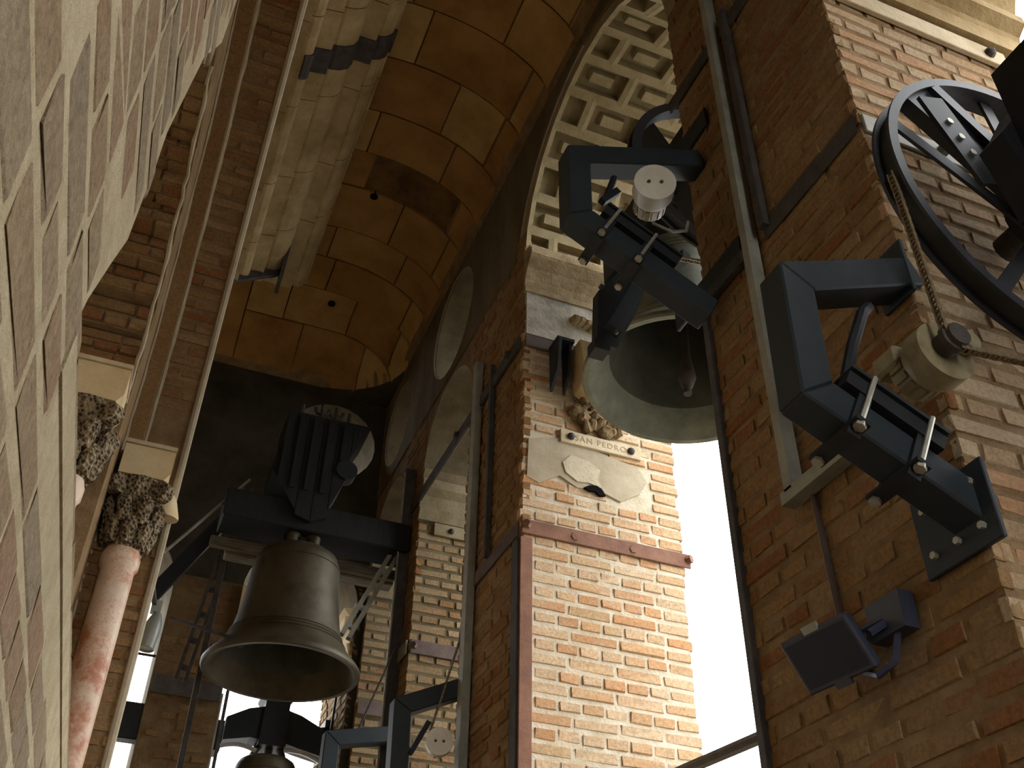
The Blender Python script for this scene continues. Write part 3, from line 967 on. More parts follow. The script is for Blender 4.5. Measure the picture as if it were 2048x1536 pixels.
strap((1.984, 1.70, 4.57), (1.998 - .012, 2.29, 4.67), 'dark_iron', 'dark iron strap across the near pier, right of the grey bar')
strap((1.955, 2.39, 4.565), (1.986, 2.84, 4.625), 'dark_iron', 'dark iron bar sticking past the near pier below the black motor frame')
strap((1.976, 2.05, 6.00), (1.99, 2.34, 6.10), 'dark_iron', 'short dark iron strap at the top edge of the photo')
strap((1.976, 2.39, 6.02), (1.99, 2.82, 6.11), 'dark_iron', 'dark iron strap high on the near pier, left of the grey bar')
strap((2.0, 1.672, 4.55), (3.06, 1.686, 4.65), 'grey_steel', 'grey iron strap on the near pier behind the big wheel', [((2.35, 1.672, 4.60), (0, -1, 0)), ((2.8, 1.672, 4.60), (0, -1, 0))])
strap((1.985, 4.832, 4.555), (3.12, 4.848, 4.65), 'rust', 'red oxide strap across the sunlit pier below the name plate', [((2.02, 4.835, 4.61), (-.6, -.8, 0)), ((3.10, 4.835, 4.61), (.5, -.86, 0)), ((2.33, 4.835, 4.6), (0, -.3, 0)), ((2.72, 4.835, 4.6), (0, -.3, 0))])
strap((2.0, 4.832, 5.99), (3.0, 4.848, 6.09), 'rust_purple', 'purple grey strap behind the black bracket on the sunlit pier')
strap((1.976, 4.88, 4.56), (1.99, 5.62, 4.65), 'rust_purple', 'dark strap on the shaded side of the sunlit pier')
strap((1.965, 4.88, 6.00), (1.99, 7.55, 6.09), 'dark_iron', 'long dark tie bar running to the far pier', [((1.965, 5.05, 6.05), (-1, 0, 0)), ((1.965, 6.1, 6.05), (-1, 0, 0))])
strap((2.0, 7.068, 4.68), (3.05, 7.082, 4.79), 'rust_purple', 'purple strap across the narrow far pier', [((2.03, 7.07, 4.74), (-.6, -.8, 0))])
strap((1.97, 7.10, 4.68), (1.984, 7.6, 4.79), 'grey_steel', 'grey strap on the shaded side of the narrow far pier')
strap((2.0, 8.605, 4.72), (3.05, 8.62, 4.84), 'rust_purple', 'purple strap on the corner pier right of the far bell')
strap((.27, 8.665, 4.66), (.84, 8.68, 4.82), 'dark_iron', 'black strap across the far pier left of the far bell')

t = empty('steel_post', (1.97, 2.36, 3.4), 'tall grey steel bar with a foot, on the near pier', 'post')
MB().box((1.93, 2.335, 3.42), (1.985, 2.375, 7.2)).build('upright', 'grey_steel', t)
MB().box((1.93, 1.95, 3.38), (1.985, 2.40, 3.43)).build('foot', 'grey_steel', t)
strap((1.955, 2.245, 4.62), (1.985, 2.29, 6.15), 'dark_iron', 'dark channel beside the tall grey bar on the near pier', name='steel_channel', cat='bar')
o = MB().tube([(1.985, 2.30, 3.40), (1.985, 2.295, 3.2), (1.985, 2.285, 2.93), (1.93, 2.26, 2.86)], .011, 6).build('power_cable', 'rust_purple'); tag(o, 'thin dark cable running down to the floodlight', 'cable')
strap((1.975, 2.74, 1.2), (2.012, 2.778, 4.55), 'dark_iron', 'dark steel edge angle between the near pier and the bright sky', name='edge_angle', cat='bar')
strap((1.978, 4.835, 1.2), (2.055, 4.85, 4.53), 'rust', 'red brown vertical edge angle on the sunlit pier corner', name='edge_angle', cat='bar')
strap((1.968, 4.856, 1.2), (1.984, 4.95, 4.53), 'dark_iron', 'black vertical bar on the shaded side of the sunlit pier corner', name='edge_angle', cat='bar')
strap((1.93, 5.62, 1.2), (1.985, 5.70, 6.42), 'grey_steel', 'tall grey steel post on the shaded side of the sunlit pier', name='steel_post', cat='post')
strap((1.95, 5.36, 4.65), (1.985, 5.40, 6.2), 'dark_iron', 'thin dark upright between two straps on the shaded pier', name='steel_bar', cat='bar')
strap((1.90, 7.30, 1.2), (1.99, 7.36, 6.45), 'dark_iron', 'dark steel post right of the far bell, carrying its beam', name='steel_post', cat='post')
strap((1.885, 7.285, 1.2), (1.90, 7.30, 6.40), 'grey_steel', 'thin light angle along the post right of the far bell', name='steel_angle', cat='bar')
strap((.555, 7.88, 1.2), (.60, 7.93, 5.60), 'dark_iron', 'pale slim steel post left of the far bell', name='steel_post', cat='post')
o = MB().tube([(2.9, 2.70, 3.16), (2.9, 4.92, 3.30)], .032, 8).build('guard_rail', 'dark_iron'); tag(o, 'dark rail across the bottom of the bright opening', 'rail')

# ------------------------------------------------------------------ name plates
def plate(x0, x1, z0, z1, y, tilt, text, label, bolts, mat='stone'):
    o = MB().box((x0, y - .022, z0), (x1, y, z1)).build('name_plate', mat, bevel=.003); tag(o, label, 'sign')
    for bx in bolts:
        c = Vector((bx, y - .022, (z0 + z1) / 2))
        MB().lathe([(.026, 0), (.026, .008), (.022, .02), (.006, .03), (0, .03)], c, (0, -1, 0), 8).build('bolt', 'dark_iron', o)
    if text:
        cu = bpy.data.curves.new('lettering', 'FONT'); cu.body = text; cu.size = .060; cu.extrude = .0015; cu.align_x = 'CENTER'; cu.align_y = 'CENTER'; cu.space_character = 1.2
        tmp = bpy.data.objects.new('tmp', cu); COL.objects.link(tmp)
        dg = bpy.context.evaluated_depsgraph_get(); me = bpy.data.meshes.new_from_object(tmp.evaluated_get(dg))
        bpy.data.objects.remove(tmp)
        me.materials.clear(); me.materials.append(M['ink'])
        q = bpy.data.objects.new('lettering', me)
        q['kind'] = 'stuff'
        put(q, Matrix.Translation(((bolts[0] + bolts[1]) / 2 if len(bolts) > 1 else x0, y - .0225, (z0 + z1) / 2)) @ Matrix.Rotation(rad(90), 4, 'X'), o)
    return o


plate(2.245, 2.82, 5.272, 5.368, 4.850, 0, 'SAN PEDRO', 'cream stone name plate reading SAN PEDRO with two bolts', (2.315, 2.745))
plate(2.06, 2.96, 5.425, 5.535, 1.680, 0, '', 'long cream stone name plate with a bolt, top right corner', (2.86,))
plate(2.12, 2.75, 5.72, 5.83, 7.085, 0, '', 'small stone name plate under the impost of the far pier', (2.27,), 'stone_dim')


# ------------------------------------------------------------------ bells
def bell(parent, c, Rm, H, axis, mat, inner='bronze_green', bands=(.20, .24, .27, .80, .83, .86), n=56):
    prof = [(1.0, 0), (1.0, .022), (.965, .05), (.88, .105), (.80, .165), (.735, .235), (.69, .32), (.655, .43), (.625, .55), (.60, .68), (.585, .80), (.565, .88), (.52, .94), (.44, .975), (.30, .992), (.12, 1.0), (0, 1.0)]
    pr = []
    import bisect
    hs = [p[1] for p in prof]

    def rad_at(h):
        for (r0, h0), (r1, h1) in zip(prof[:-1], prof[1:]):
            if h0 <= h <= h1 and h1 > h0: return r0 + (r1 - r0) * (h - h0) / (h1 - h0)
        return 0
    extra = []
    for b2 in bands:
        for dh, dr in ((-.008, 0), (-.004, .012), (.004, .012), (.008, 0)): extra.append((rad_at(b2 + dh) + dr, b2 + dh))
    allp = [p for p in prof if not any(abs(p[1] - b2) < .009 for b2 in bands)]
    allp = sorted(allp[:1] + allp[1:-1] + extra, key=lambda q: q[1]) + [prof[-1]]
    MB().lathe([(r * Rm, h * H) for r, h in allp], c, axis, n).build('bell_body', mat, parent)
    inn = [(1.0, 0), (.985, -.012), (.93, -.010), (.90, .012), (.83, .06), (.785, .10), (.74, .15), (.69, .22), (.635, .33), (.595, .47), (.565, .65), (.545, .80), (.49, .89), (.35, .94), (0, .95)]
    MB().lathe([(r * Rm, h * H) for r, h in inn[:7]], c, axis, n).build('bell_lip', inner, parent, label='lighter inner lip of the bell')
    MB().lathe([(r * Rm, h * H) for r, h in inn[6:]], c, axis, n).build('bell_interior', 'bronze_dark', parent, label='dark inside of the bell')


def clapper(parent, top, bot, r, mat='dark_iron'):
    top = Vector(top); bot = Vector(bot); d = bot - top
    pts = [top + d * k for k in (0, .5, .72, .76, .82, .88, .93, .96, 1.0)]
    MB().tube(pts, [.018, .02, .026, .034, r * .85, r, r * .7, r * .42, r * .45], 12).build('clapper', mat, parent)
    for k in (.02, .10, .18):
        p = top + d * k
        MB().tube([p + Vector((.03 * math.cos(a), 0, .05 * math.sin(a))) for a in [2 * math.pi * q / 10 for q in range(10)]], .008, 6, closed=True).build('clapper_link', mat, parent)


def ring_xz(c, r, n=48, y=None):
    return [Vector((c[0] + r * math.cos(2 * math.pi * i / n), c[1], c[2] + r * math.sin(2 * math.pi * i / n))) for i in range(n)]


def wheel(parent, c, r, w, nsp=6, a0=0.0, deep=.05):
    # channel rim: two flanges and a web, sprocket groove between
    prof = [(r - deep, -w / 2), (r, -w / 2), (r, -w / 2 + .012), (r - .022, -w / 2 + .014), (r - .022, w / 2 - .014), (r, w / 2 - .012), (r, w / 2), (r - deep, w / 2)]
    rm_ = MB().lathe(prof, c, (0, 1, 0), 120, closed_prof=True); rm_.sm = [False] * len(rm_.sm); rm_.build('wheel_rim', 'wheel', parent)
    for k in range(nsp):
        a = a0 + 2 * math.pi * k / nsp
        p0 = Vector(c) + Vector((math.cos(a), 0, math.sin(a))) * .06; p1 = Vector(c) + Vector((math.cos(a), 0, math.sin(a))) * (r - deep * .6)
        MB().bar(p0, p1, .05, .014, up=(0, 1, 0)).build('wheel_spoke', 'wheel', parent)
    MB().cyl(Vector(c) - Vector((0, .05, 0)), Vector(c) + Vector((0, .05, 0)), .1, 20).build('wheel_hub', 'black_steel', parent)


# --- tilted bell in the big opening
t = empty('large_bell', (2.55, 3.81, 5.1), 'big green grey bronze bell hanging open mouth down in the bright arch', 'bell', 'bells of the tower')
ax = Vector((.095, .0, 1)).normalized(); mc = Vector((2.53, 3.81, 5.10))
bell(t, mc, .565, 1.0, ax, 'bronze_green')
crown = mc + ax * 1.0
for k in range(4):
    a = math.pi / 4 + k * math.pi / 2
    o2 = Vector((math.cos(a) * .13, math.sin(a) * .13, 0))
    MB().tube([crown + o2 - ax * .03, crown + o2 * 1.15 + ax * .10, crown + o2 * .8 + ax * .20, crown + o2 * .4 + ax * .24], .05, 10).build('crown_loop', 'bronze_green', t)
MB().cyl(crown - ax * .02, crown + ax * .26, .055, 12).build('crown_loop', 'bronze_green', t)
clapper(t, mc + ax * .85, mc + ax * -.12 + Vector((.0, -.05, 0)), .052)
axz = 5.86
MB().bar((2.56, 3.02, 6.34), (2.66, 4.62, 6.34), .24, .16).build('headstock', 'black_steel', t)
MB().bar((2.50, 3.14, 5.86), (2.58, 3.14, 6.34), .12, .12, up=(0, 1, 0)).build('yoke_arm', 'black_steel', t)
MB().bar((2.50, 4.52, 5.86), (2.58, 4.52, 6.34), .12, .12, up=(0, 1, 0)).build('yoke_arm', 'black_steel', t)
MB().box((2.44, 3.1, 6.42), (2.84, 4.5, 6.80)).build('counterweight', 'black_steel', t)
MB().cyl((2.46, 2.78, 5.86), (2.46, 3.2, 5.86), .045, 14).build('axle', 'dark_iron', t)
MB().cyl((2.46, 4.46, 5.86), (2.46, 4.84, 5.86), .045, 14).build('axle', 'dark_iron', t)
wheel(t, (2.38, 2.95, 5.78), .585, .07, 4, .15)
MB().bar((1.93, 3.06, 6.16), (2.3, 3.06, 5.55), .05, .16, up=(0, 1, 0)).build('wheel_brace', 'black_steel', t)
MB().box((2.03, 3.1, 5.75), (2.42, 3.16, 6.14)).build('guard_panel', 'blue_steel', t)


# --- far bell under its timber yoke
t = empty('hanging_bell', (1.12, 7.42, 4.50), 'dark bronze bell hanging under a timber yoke at the end of the gallery', 'bell', 'bells of the tower')
mc = Vector((1.115, 7.42, 4.505))
bell(t, mc, .588, 1.0, (0, 0, 1), 'bronze', 'bronze', bands=(.20, .235, .26, .84))
for k in range(4):
    a = math.pi / 4 + k * math.pi / 2; o2 = Vector((math.cos(a) * .12, math.sin(a) * .12, 0)); c = mc + Vector((0, 0, 1.0))
    MB().tube([c + o2 - Vector((0, 0, .02)), c + o2 * 1.1 + Vector((0, 0, .09)), c + o2 * .6 + Vector((0, 0, .135))], .045, 10).build('crown_loop', 'bronze', t)
MB().cyl(c, c + Vector((0, 0, .14)), .06, 10).build('crown_loop', 'bronze', t)
clapper(t, mc + Vector((-.02, 0, .8)), mc + Vector((-.34, -.12, .10)), .055)
o = MB().tube([(.80, 7.2, 4.60), (.88, 7.2, 4.71), (.89, 7.22, 4.80), (.97, 7.25, 4.95)], .006, 6).build('clapper_wire', 'bright_steel', t)
MB().bar((.24, 7.2, 4.685), (.80, 7.2, 4.60), .02, .02).build('pull_rod', 'dark_iron', t)
# yoke: vertical black planks standing on the beam, with iron crosses
xsP = [(.83, .97), (.97, 1.11), (1.11, 1.25), (1.25, 1.38)]
topz = lambda x: 6.70 + (x - 1.0) * .02
for k, (a, b2) in enumerate([(.81, .985), (.99, 1.115), (1.12, 1.245), (1.25, 1.375), (1.38, 1.52)]):
    zl = {0: 6.02, 1: 5.72, 2: 5.68, 3: 5.82, 4: 6.36}[k]; zr = {0: 5.76, 1: 5.68, 2: 5.74, 3: 6.17, 4: 6.68}[k]
    MB().prism([[(a, zl), (b2, zr), (b2, topz(b2) + .0), (a, topz(a))]], 'y', 7.20, 7.62).build('yoke_plank', 'wood_dark', t)
MB().prism([[(.76, 6.10), (.82, 6.02), (.82, 6.40), (.79, 6.38)]], 'y', 7.22, 7.60).build('yoke_plank', 'wood_dark', t)
for (cx, s2) in ((1.09, 1.0), (1.215, 1.0), (1.33, .8), (.92, .7)):
    MB().tube([(cx, 7.25, 6.70), (cx, 7.25, 6.70 + .16 * s2)], .02, 6).build('yoke_finial', 'dark_iron', t)
    if s2 > .9: MB().tube([(cx - .062, 7.25, 6.82), (cx - .045, 7.25, 6.765), (cx + .045, 7.25, 6.765), (cx + .062, 7.25, 6.82)], .017, 6).build('yoke_finial', 'dark_iron', t)
MB().cyl((1.36, 7.18, 6.22), (1.36, 7.30, 6.22), .09, 20).build('round_weight', 'black_steel', t)
for xx in (.93, 1.05, 1.18, 1.31):
    MB().box((xx - .02, 7.185, 5.95 if xx < 1.3 else 6.2), (xx + .02, 7.20, 6.66)).build('iron_band', 'wood_dark', t)
o = MB().box((.45, 7.25, 5.62), (1.975, 7.58, 5.87)).build('bell_beam', 'wood_dark', bevel=.01); tag(o, 'heavy black beam carrying the far bell', 'beam')
o = MB().box((.56, 7.66, 5.50), (1.98, 7.80, 5.60)).build('timber_beam', 'wood_grey', bevel=.01); tag(o, 'weathered grey timber behind the crown of the far bell', 'beam')
o = MB().box((.42, 7.60, 5.52), (1.97, 7.655, 5.61)).build('timber_plank', 'wood_grey', bevel=.006); tag(o, 'split grey plank just under the black bell beam', 'plank')


def brace(name, p0, p1, w, d, mat, label, battens=0, gap=0):
    if not gap:
        o = MB().bar(p0, p1, w, d, up=(0, 1, 0)).build(name, mat); return tag(o, label, 'brace')
    t = empty(name, p0, label, 'brace')
    p0 = Vector(p0); p1 = Vector(p1); dr = (p1 - p0).normalized(); n2 = dr.cross(Vector((0, 1, 0))).normalized()
    for s2 in (-1, 1): MB().bar(p0 + n2 * s2 * gap, p1 + n2 * s2 * gap, w, d, up=(0, 1, 0)).build('rail', mat, t)
    for k in range(battens):
        q = p0 + (p1 - p0) * (k + .5) / battens
        MB().bar(q - n2 * gap, q + n2 * gap, .03, d * .8, up=(0, 1, 0)).build('batten', mat, t)
    return t


brace('steel_brace', (1.93, 7.40, 5.74), (1.56, 7.40, 4.86), .035, .06, 'grey_steel', 'diagonal double steel brace right of the far bell', 5, .03)
brace('steel_brace', (.66, 7.98, 6.32), (.45, 7.98, 4.53), .03, .06, 'dark_iron', 'steep double steel brace left of the far bell, with battens', 8, .035)
brace('steel_brace', (.655, 8.08, 6.25), (.09, 8.08, 5.21), .12, .06, 'black_steel', 'broad black diagonal brace left of the far bell')
o = MB().tube([(.615, 7.4, 6.06), (.10, 7.4, 5.28)], .013, 8).build('tie_rod', 'grey_steel'); tag(o, 'thin pale tie rod left of the far bell', 'rod')

# --- bell and yoke in the end opening below
t = empty('small_bell', (1.39, 9.2, 4.0), 'dark bell under a black cross shaped yoke at the bottom of the photo', 'bell', 'bells of the tower')
bell(t, (1.39, 9.2, 3.72), .46, .70, (0, 0, 1), 'bronze', 'bronze', bands=(.22, .8), n=40)
MB().prism([[(.97, 4.50), (1.20, 4.55), (1.30, 4.54), (1.50, 4.54), (1.62, 4.51), (1.89, 4.46), (1.89, 4.74), (1.80, 4.72), (1.62, 4.80), (1.50, 4.83), (1.30, 4.84), (1.15, 4.80), (.97, 4.70)]], 'y', 9.10, 9.32).build('yoke_beam', 'black_steel', t)
MB().prism([[(1.27, 4.50), (1.51, 4.50), (1.50, 4.88), (1.535, 4.93), (1.53, 5.0), (1.25, 5.0), (1.245, 4.93), (1.285, 4.88)]], 'y', 9.08, 9.34).build('yoke_post', 'black_steel', t)
for k, dx in enumerate((-.10, 0, .10)):
    MB().tube([(1.39 + dx * 1.4, 9.2, 4.40), (1.39 + dx, 9.2, 4.50), (1.39 + dx * .8, 9.2, 4.58)], .035, 8).build('crown_loop', 'bronze', t)
for (a, b2) in ((.95, 1.26), (1.50, 1.86)):
    pts = [(a + (b2 - a) * q / 8, 9.06, (4.40 if a < 1 else 4.43) + .06 * math.sin(math.pi * (q / 8 * .7 + (.15 if a < 1 else .2))) - (.0 if a < 1 else .06 * q / 8)) for q in range(9)]
    MB().tube(pts, .020, 6).build('curved_bar', 'bright_steel', t, label='pale curved steel bar')
MB().box((1.84, 9.1, 4.44), (1.915, 9.3, 4.80)).build('bearing_block', 'black_steel', t)
MB().box((.90, 9.1, 4.40), (.96, 9.3, 4.66)).build('bearing_block', 'black_steel', t)
t = empty('slotted_rail', (.93, 8.95, 3.8), 'pair of slotted steel rails at the left side of the lower bell', 'rail')
MB().box((.855, 8.9, 3.6), (.885, 8.95, 4.82)).build('upright', 'grey_steel', t)
MB().box((.905, 8.9, 3.6), (.93, 8.95, 4.86)).build('upright', 'dark_iron', t)
o = MB().tube([(1.88, 8.95, 5.1), (1.865, 8.95, 4.62), (1.88, 8.9, 4.5), (1.90, 8.85, 4.2)], .012, 6).build('power_cable', 'black_steel'); tag(o, 'black cable down the bright reveal of the end opening', 'cable')

# --- near bell at right, mostly outside the photo: yoke, wheel
t = empty('near_bell', (2.46, 1.09, 3.2), 'black yoke and big wheel of the bell at the right edge', 'bell', 'bells of the tower')
wc = (2.455, 1.50, 4.11)
wheel(t, wc, .625, .085, 0, 0, .034)
for (p0, p1, w, d) in (((2.42, 1.50, 4.02), (1.90, 1.50, 4.36), .05, .012), ((2.44, 1.5, 4.2), (2.05, 1.5, 4.55), .16, .05), ((2.50, 1.47, 4.2), (2.13, 1.47, 4.60), .05, .03), ((2.4, 1.5, 4.0), (2.1, 1.5, 3.63), .05, .012), ((2.5, 1.5, 4.0), (2.6, 1.5, 3.52), .05, .012), ((2.55, 1.5, 4.1), (3.0, 1.5, 4.3), .05, .012), ((2.47, 1.5, 4.2), (2.42, 1.5, 4.7), .05, .012)):
    MB().bar(p0, p1, w, d, up=(0, 1, 0)).build('wheel_spoke', 'wheel', t)
pl = MB().bar((2.055, 1.44, 4.47), (2.20, 1.44, 4.10), .115, .014, up=(0, 1, 0)).build('spoke_plate', 'black_steel', t)
for q in (.3, .48, .66):
    p = Vector((2.055, 1.431, 4.47)).lerp(Vector((2.20, 1.431, 4.10)), q); MB().cyl(p, p - Vector((0, .006, 0)), .013, 8).build('bolt', 'zinc', pl)
MB().prism([[(2.13, 4.17), (2.20, 4.26), (2.30, 4.42), (2.42, 4.52), (2.7, 4.60), (2.9, 4.5), (2.9, 3.9), (2.6, 3.72), (2.30, 3.78), (2.19, 3.88), (2.17, 4.0)]], 'y', 1.30, 1.40).build('yoke_cheek', 'black_steel', t)
MB().box((2.2, .8, 3.9), (2.72, 1.3, 4.5)).build('yoke_block', 'black_steel', t)
MB().cyl((2.455, 1.40, 4.11), (2.455, 1.66, 4.11), .05, 14).build('axle', 'dark_iron', t)
bell(t, (2.46, 1.09, 2.92), .50, .92, (0, 0, 1), 'bronze', n=36)


# ------------------------------------------------------------------ motor frames on the outer wall
def motor_frame(y, up0, up1, top_end, low_end, plates, label, clamps, w=.11, gear=True, loc=None, gear_c=None, mplate=None):
    t = empty('motor_frame', (up0[0], y, up0[1]), label, 'motor frame', 'bell motors')
    u0, u1, te, le = Vector((up0[0], y, up0[1])), Vector((up1[0], y, up1[1])), Vector((top_end[0], y, top_end[1])), Vector((low_end[0], y, low_end[1]))
    h = w / 2
    # upright and the two splayed arms share mitred joints in one plane
    def limb(a, b2, na, nb, name):
        mb = MB()
        vs = []
        for p, nrm in ((a, na), (b2, nb)):
            for yy in (-h, h):
                for s2 in (-1, 1): vs.append(p + nrm * s2 * h + Vector((0, yy, 0)))
        mb.add(vs, [(0, 1, 3, 2), (4, 6, 7, 5), (0, 4, 5, 1), (2, 3, 7, 6), (0, 2, 6, 4), (1, 5, 7, 3)])
        mb.build(name, 'blue_steel', t, bevel=.006)

    def nperp(d): return Vector((-d.z, 0, d.x)).normalized()
    d1 = (u0 - le).normalized(); d2 = (u1 - u0).normalized(); d3 = (te - u1).normalized()
    def miter(da, db):
        n2 = (nperp(da) + nperp(db)).normalized(); return n2 / max(.5, n2.dot(nperp(da)))
    limb(le, u0, nperp(d1), miter(d1, d2), 'lower_arm')
    limb(u0, u1, miter(d1, d2), miter(d2, d3), 'upright')
    limb(u1, te, miter(d2, d3), nperp(d3), 'upper_arm')
    for lo, hi, nb in plates:
        pl = MB().box(lo, hi).build('wall_plate', 'blue_steel', t, bevel=.003)
        for k in range(nb):
            yy = lo[1] + (hi[1] - lo[1]) * (.18 + .64 * (k % 3) / 2); zz = lo[2] + (hi[2] - lo[2]) * (.22 if k < 3 else .78)
            MB().cyl((lo[0], yy, zz), (lo[0] - .014, yy, zz), .011, 6).build('bolt', 'zinc', pl)
    # clamps with threaded rods around the lower arm, holding the motor base
    dl = (le - u0).normalized(); nl = nperp(dl)
    if nl.z < 0: nl = -nl
    for k in clamps:
        c = u0.lerp(le, k)
        cl = MB().bar(c - nl * (h + .015) + Vector((0, -h - .05, 0)), c - nl * (h + .015) + Vector((0, h + .05, 0)), .045, .014, up=nl).build('clamp', 'black_steel', t)
        MB().bar(c + nl * -(h + .05) + Vector((0, -h - .012, 0)), c + nl * (h + .05) + Vector((0, -h - .012, 0)), .04, .012, up=(0, 1, 0)).build('clamp', 'black_steel', t)
        for s2 in (-1, 1):
            q = c + Vector((0, s2 * (h + .035), 0))
            r2 = MB().cyl(q - nl * (h + .035), q + nl * (h + .07), .008, 6).build('threaded_rod', 'zinc', t)
            MB().cyl(q - nl * (h + .034), q - nl * (h + .020), .017, 6).build('nut', 'zinc', r2)
    # motor base: two angle rails on top of the arm
    a, b2 = u0.lerp(le, .10), u0.lerp(le, .66)
    for yy, off in ((-.055, h + .028), (.055, h + .028)):
        MB().bar(a + nl * off + Vector((0, yy, 0)), b2 + nl * off + Vector((0, yy, 0)), .045, .05, up=nl).build('base_rail', 'black_steel', t)
    MB().bar(a + nl * (h + .068), b2 + nl * (h + .068), .17, .012, up=nl).build('base_plate', 'blue_steel', t)
    return t, u0, le, nl, dl, h


def gearbox(t, c, r, axis, depth, drum='cream_paint', cover='cream_paint', sprocket=True):
    c = Vector(c); a = Vector(axis).normalized()
    g = MB().lathe([(0, 0), (r, 0), (r, depth * .12), (r * .99, depth * .4), (r * .92, depth * .42), (r * .88, depth * .55), (r * .74, depth * .58), (r * .70, depth), (0, depth)], c, a, 28).build('gearbox', drum, t)
    side = a.cross(Vector((0, 0, 1))).normalized()
    for q in (-1, 1):
        p = c + side * q * r * .3 - a * .001; MB().cyl(p, p - a * .004, .008, 8).build('screw', 'dark_iron', g)
    # toothed fins
    for k in range(14):
        an = 2 * math.pi * k / 14; d = (side * math.cos(an) + a.cross(side) * math.sin(an))
        p = c + a * depth * .8 + d * r * .72
        MB().bar(p - a * depth * .16, p + a * depth * .16, .02, .012, up=d).build('fin', 'cast_yellow', g)
    return g


def chain(pts, label, pitch=.019, r=.0062, closed=False):
    """roller chain: outer plates and rollers as one body of many tiny links"""
    pts = [Vector(p) for p in pts]
    if closed: pts.append(pts[0])
    t = empty('drive_chain', pts[0], label, 'chain', 'roller chains of the bell motors')
    mb = MB(); k = 0; carry = 0.0
    for a, b2 in zip(pts[:-1], pts[1:]):
        L = (b2 - a).length; d = (b2 - a) / L; s2 = carry
        while s2 < L:
            p = a + d * s2
            for yy in (-.010, .010):
                mb.bar(p - d * pitch * .44 + Vector((0, yy, 0)), p + d * pitch * .44 + Vector((0, yy, 0)), .0035, .013 if k % 2 else .010, up=d.cross(Vector((0, 1, 0))))
            if k % 1 == 0: mb.cyl(p - Vector((0, .012, 0)) + d * pitch * .5, p + Vector((0, .012, 0)) + d * pitch * .5, .005, 5)
            s2 += pitch; k += 1
        carry = s2 - L
    mb.build('chain_links', 'chain', t, kind='stuff', recalc=False)
    return t


# near frame
t, u0, le, nl, dl, h = motor_frame(1.70 + .02, (1.525, 3.245), (1.535, 3.655), (2.02, 3.86), (2.03, 2.99),
                                   [((1.974, 1.62, 2.88), (1.99, 1.90, 3.12), 6), ((1.974, 1.66, 3.76), (1.99, 1.80, 3.98), 0)],
                                   'black steel motor frame on the near pier at right, with two zinc clamps', (.22, .55))
g = gearbox(t, (1.885, 1.545, 3.395), .095, (0, 1, 0), .15, drum='cast_yellow')
MB().lathe([(.0, -.07), (.036, -.07), (.036, -.055), (.045, -.053), (.045, -.035), (.036, -.033), (.036, 0), (0, 0)], (1.875, 1.545, 3.40), (0, 1, 0), 16).build('sprocket', 'dark_iron', g)
MB().cyl((1.945, 1.52, 3.42), (1.945, 1.50, 3.42), .03, 14).build('idler', 'cast_yellow', g)
MB().box((1.80, 1.64, 3.40), (1.86, 1.74, 3.47)).build('motor_body', 'cast_yellow', t, bevel=.01)
MB().tube([(1.66, 1.70, 3.34), (1.70, 1.69, 3.46), (1.76, 1.68, 3.60), (1.83, 1.72, 3.68)], .018, 8).build('conduit', 'black_steel', t)
MB().tube([(1.60, 1.70, 3.68), (1.60, 1.72, 3.74), (1.585, 1.72, 3.78)], .007, 6).build('cable_stub', 'dark_iron', t)
chain([(1.835, 1.50, 4.05), (1.84, 1.50, 3.95), (1.843, 1.495, 3.41)], 'thin oily chain hanging from the big wheel to its gear at right', .018)
chain([(1.885, 1.495, 3.362), (2.46, 1.495, 3.43)], 'thin oily chain running from the gear to the right edge', .018)

# frame of the tilted bell
t, u0, le, nl, dl, h = motor_frame(2.66, (1.325, 4.775), (1.325, 5.15), (1.985, 5.43), (1.93, 4.45),
                                   [((1.974, 2.44, 4.63), (1.99, 2.98, 4.74), 0), ((1.974, 2.53, 5.60), (1.99, 2.76, 5.72), 0)],
                                   'black steel motor frame beside the coffered arch, with a cream gear drum', (.18, .45))
g = gearbox(t, (1.60, 2.45, 4.92), .09, (.33, .87, .20), .20)
chain([(1.735, 2.74, 4.815), (2.2, 2.80, 4.955)], 'shiny double chain in front of the tilted bell', .018)
MB().tube([(1.66, 2.6, 4.84), (1.74, 2.58, 4.80), (1.83, 2.6, 4.86), (1.86, 2.62, 4.95)], .007, 6).build('cable', 'grey_steel', t)
MB().tube([(1.44, 2.6, 4.90), (1.47, 2.62, 4.98), (1.50, 2.62, 5.08)], .016, 6).build('conduit', 'black_steel', t)
MB().bar((1.42, 2.60, 4.87), (1.50, 2.60, 4.97), .03, .03).build('lever', 'black_steel', t)

# striking hammer hanging left of the tilted bell
t = empty('striking_hammer', (1.76, 3.2, 4.6), 'black hinged hammer box hanging left of the tilted bell mouth', 'hammer')
MB().prism([[(1.86, 5.19), (1.96, 5.10), (1.88, 4.86), (1.76, 4.60), (1.66, 4.60), (1.68, 4.93)]], 'y', 3.16, 3.22).build('cheek', 'black_steel', t)
MB().bar((1.72, 3.12, 4.66), (1.88, 3.12, 5.0), .075, .05, up=(0, 1, 0)).build('arm', 'blue_steel', t)
MB().box((1.645, 3.15, 4.56), (1.72, 3.23, 4.62)).build('hammer_head', 'black_steel', t)
for p in ((1.87, 3.14, 4.99), (1.73, 3.11, 4.64), (1.68, 3.14, 4.93)):
    MB().cyl(p, (p[0], p[1] - .02, p[2]), .011, 8).build('bolt', 'dark_iron', t)
MB().bar((1.88, 3.2, 5.05), (1.99, 2.85, 5.0), .05, .05).build('mount_arm', 'black_steel', t)

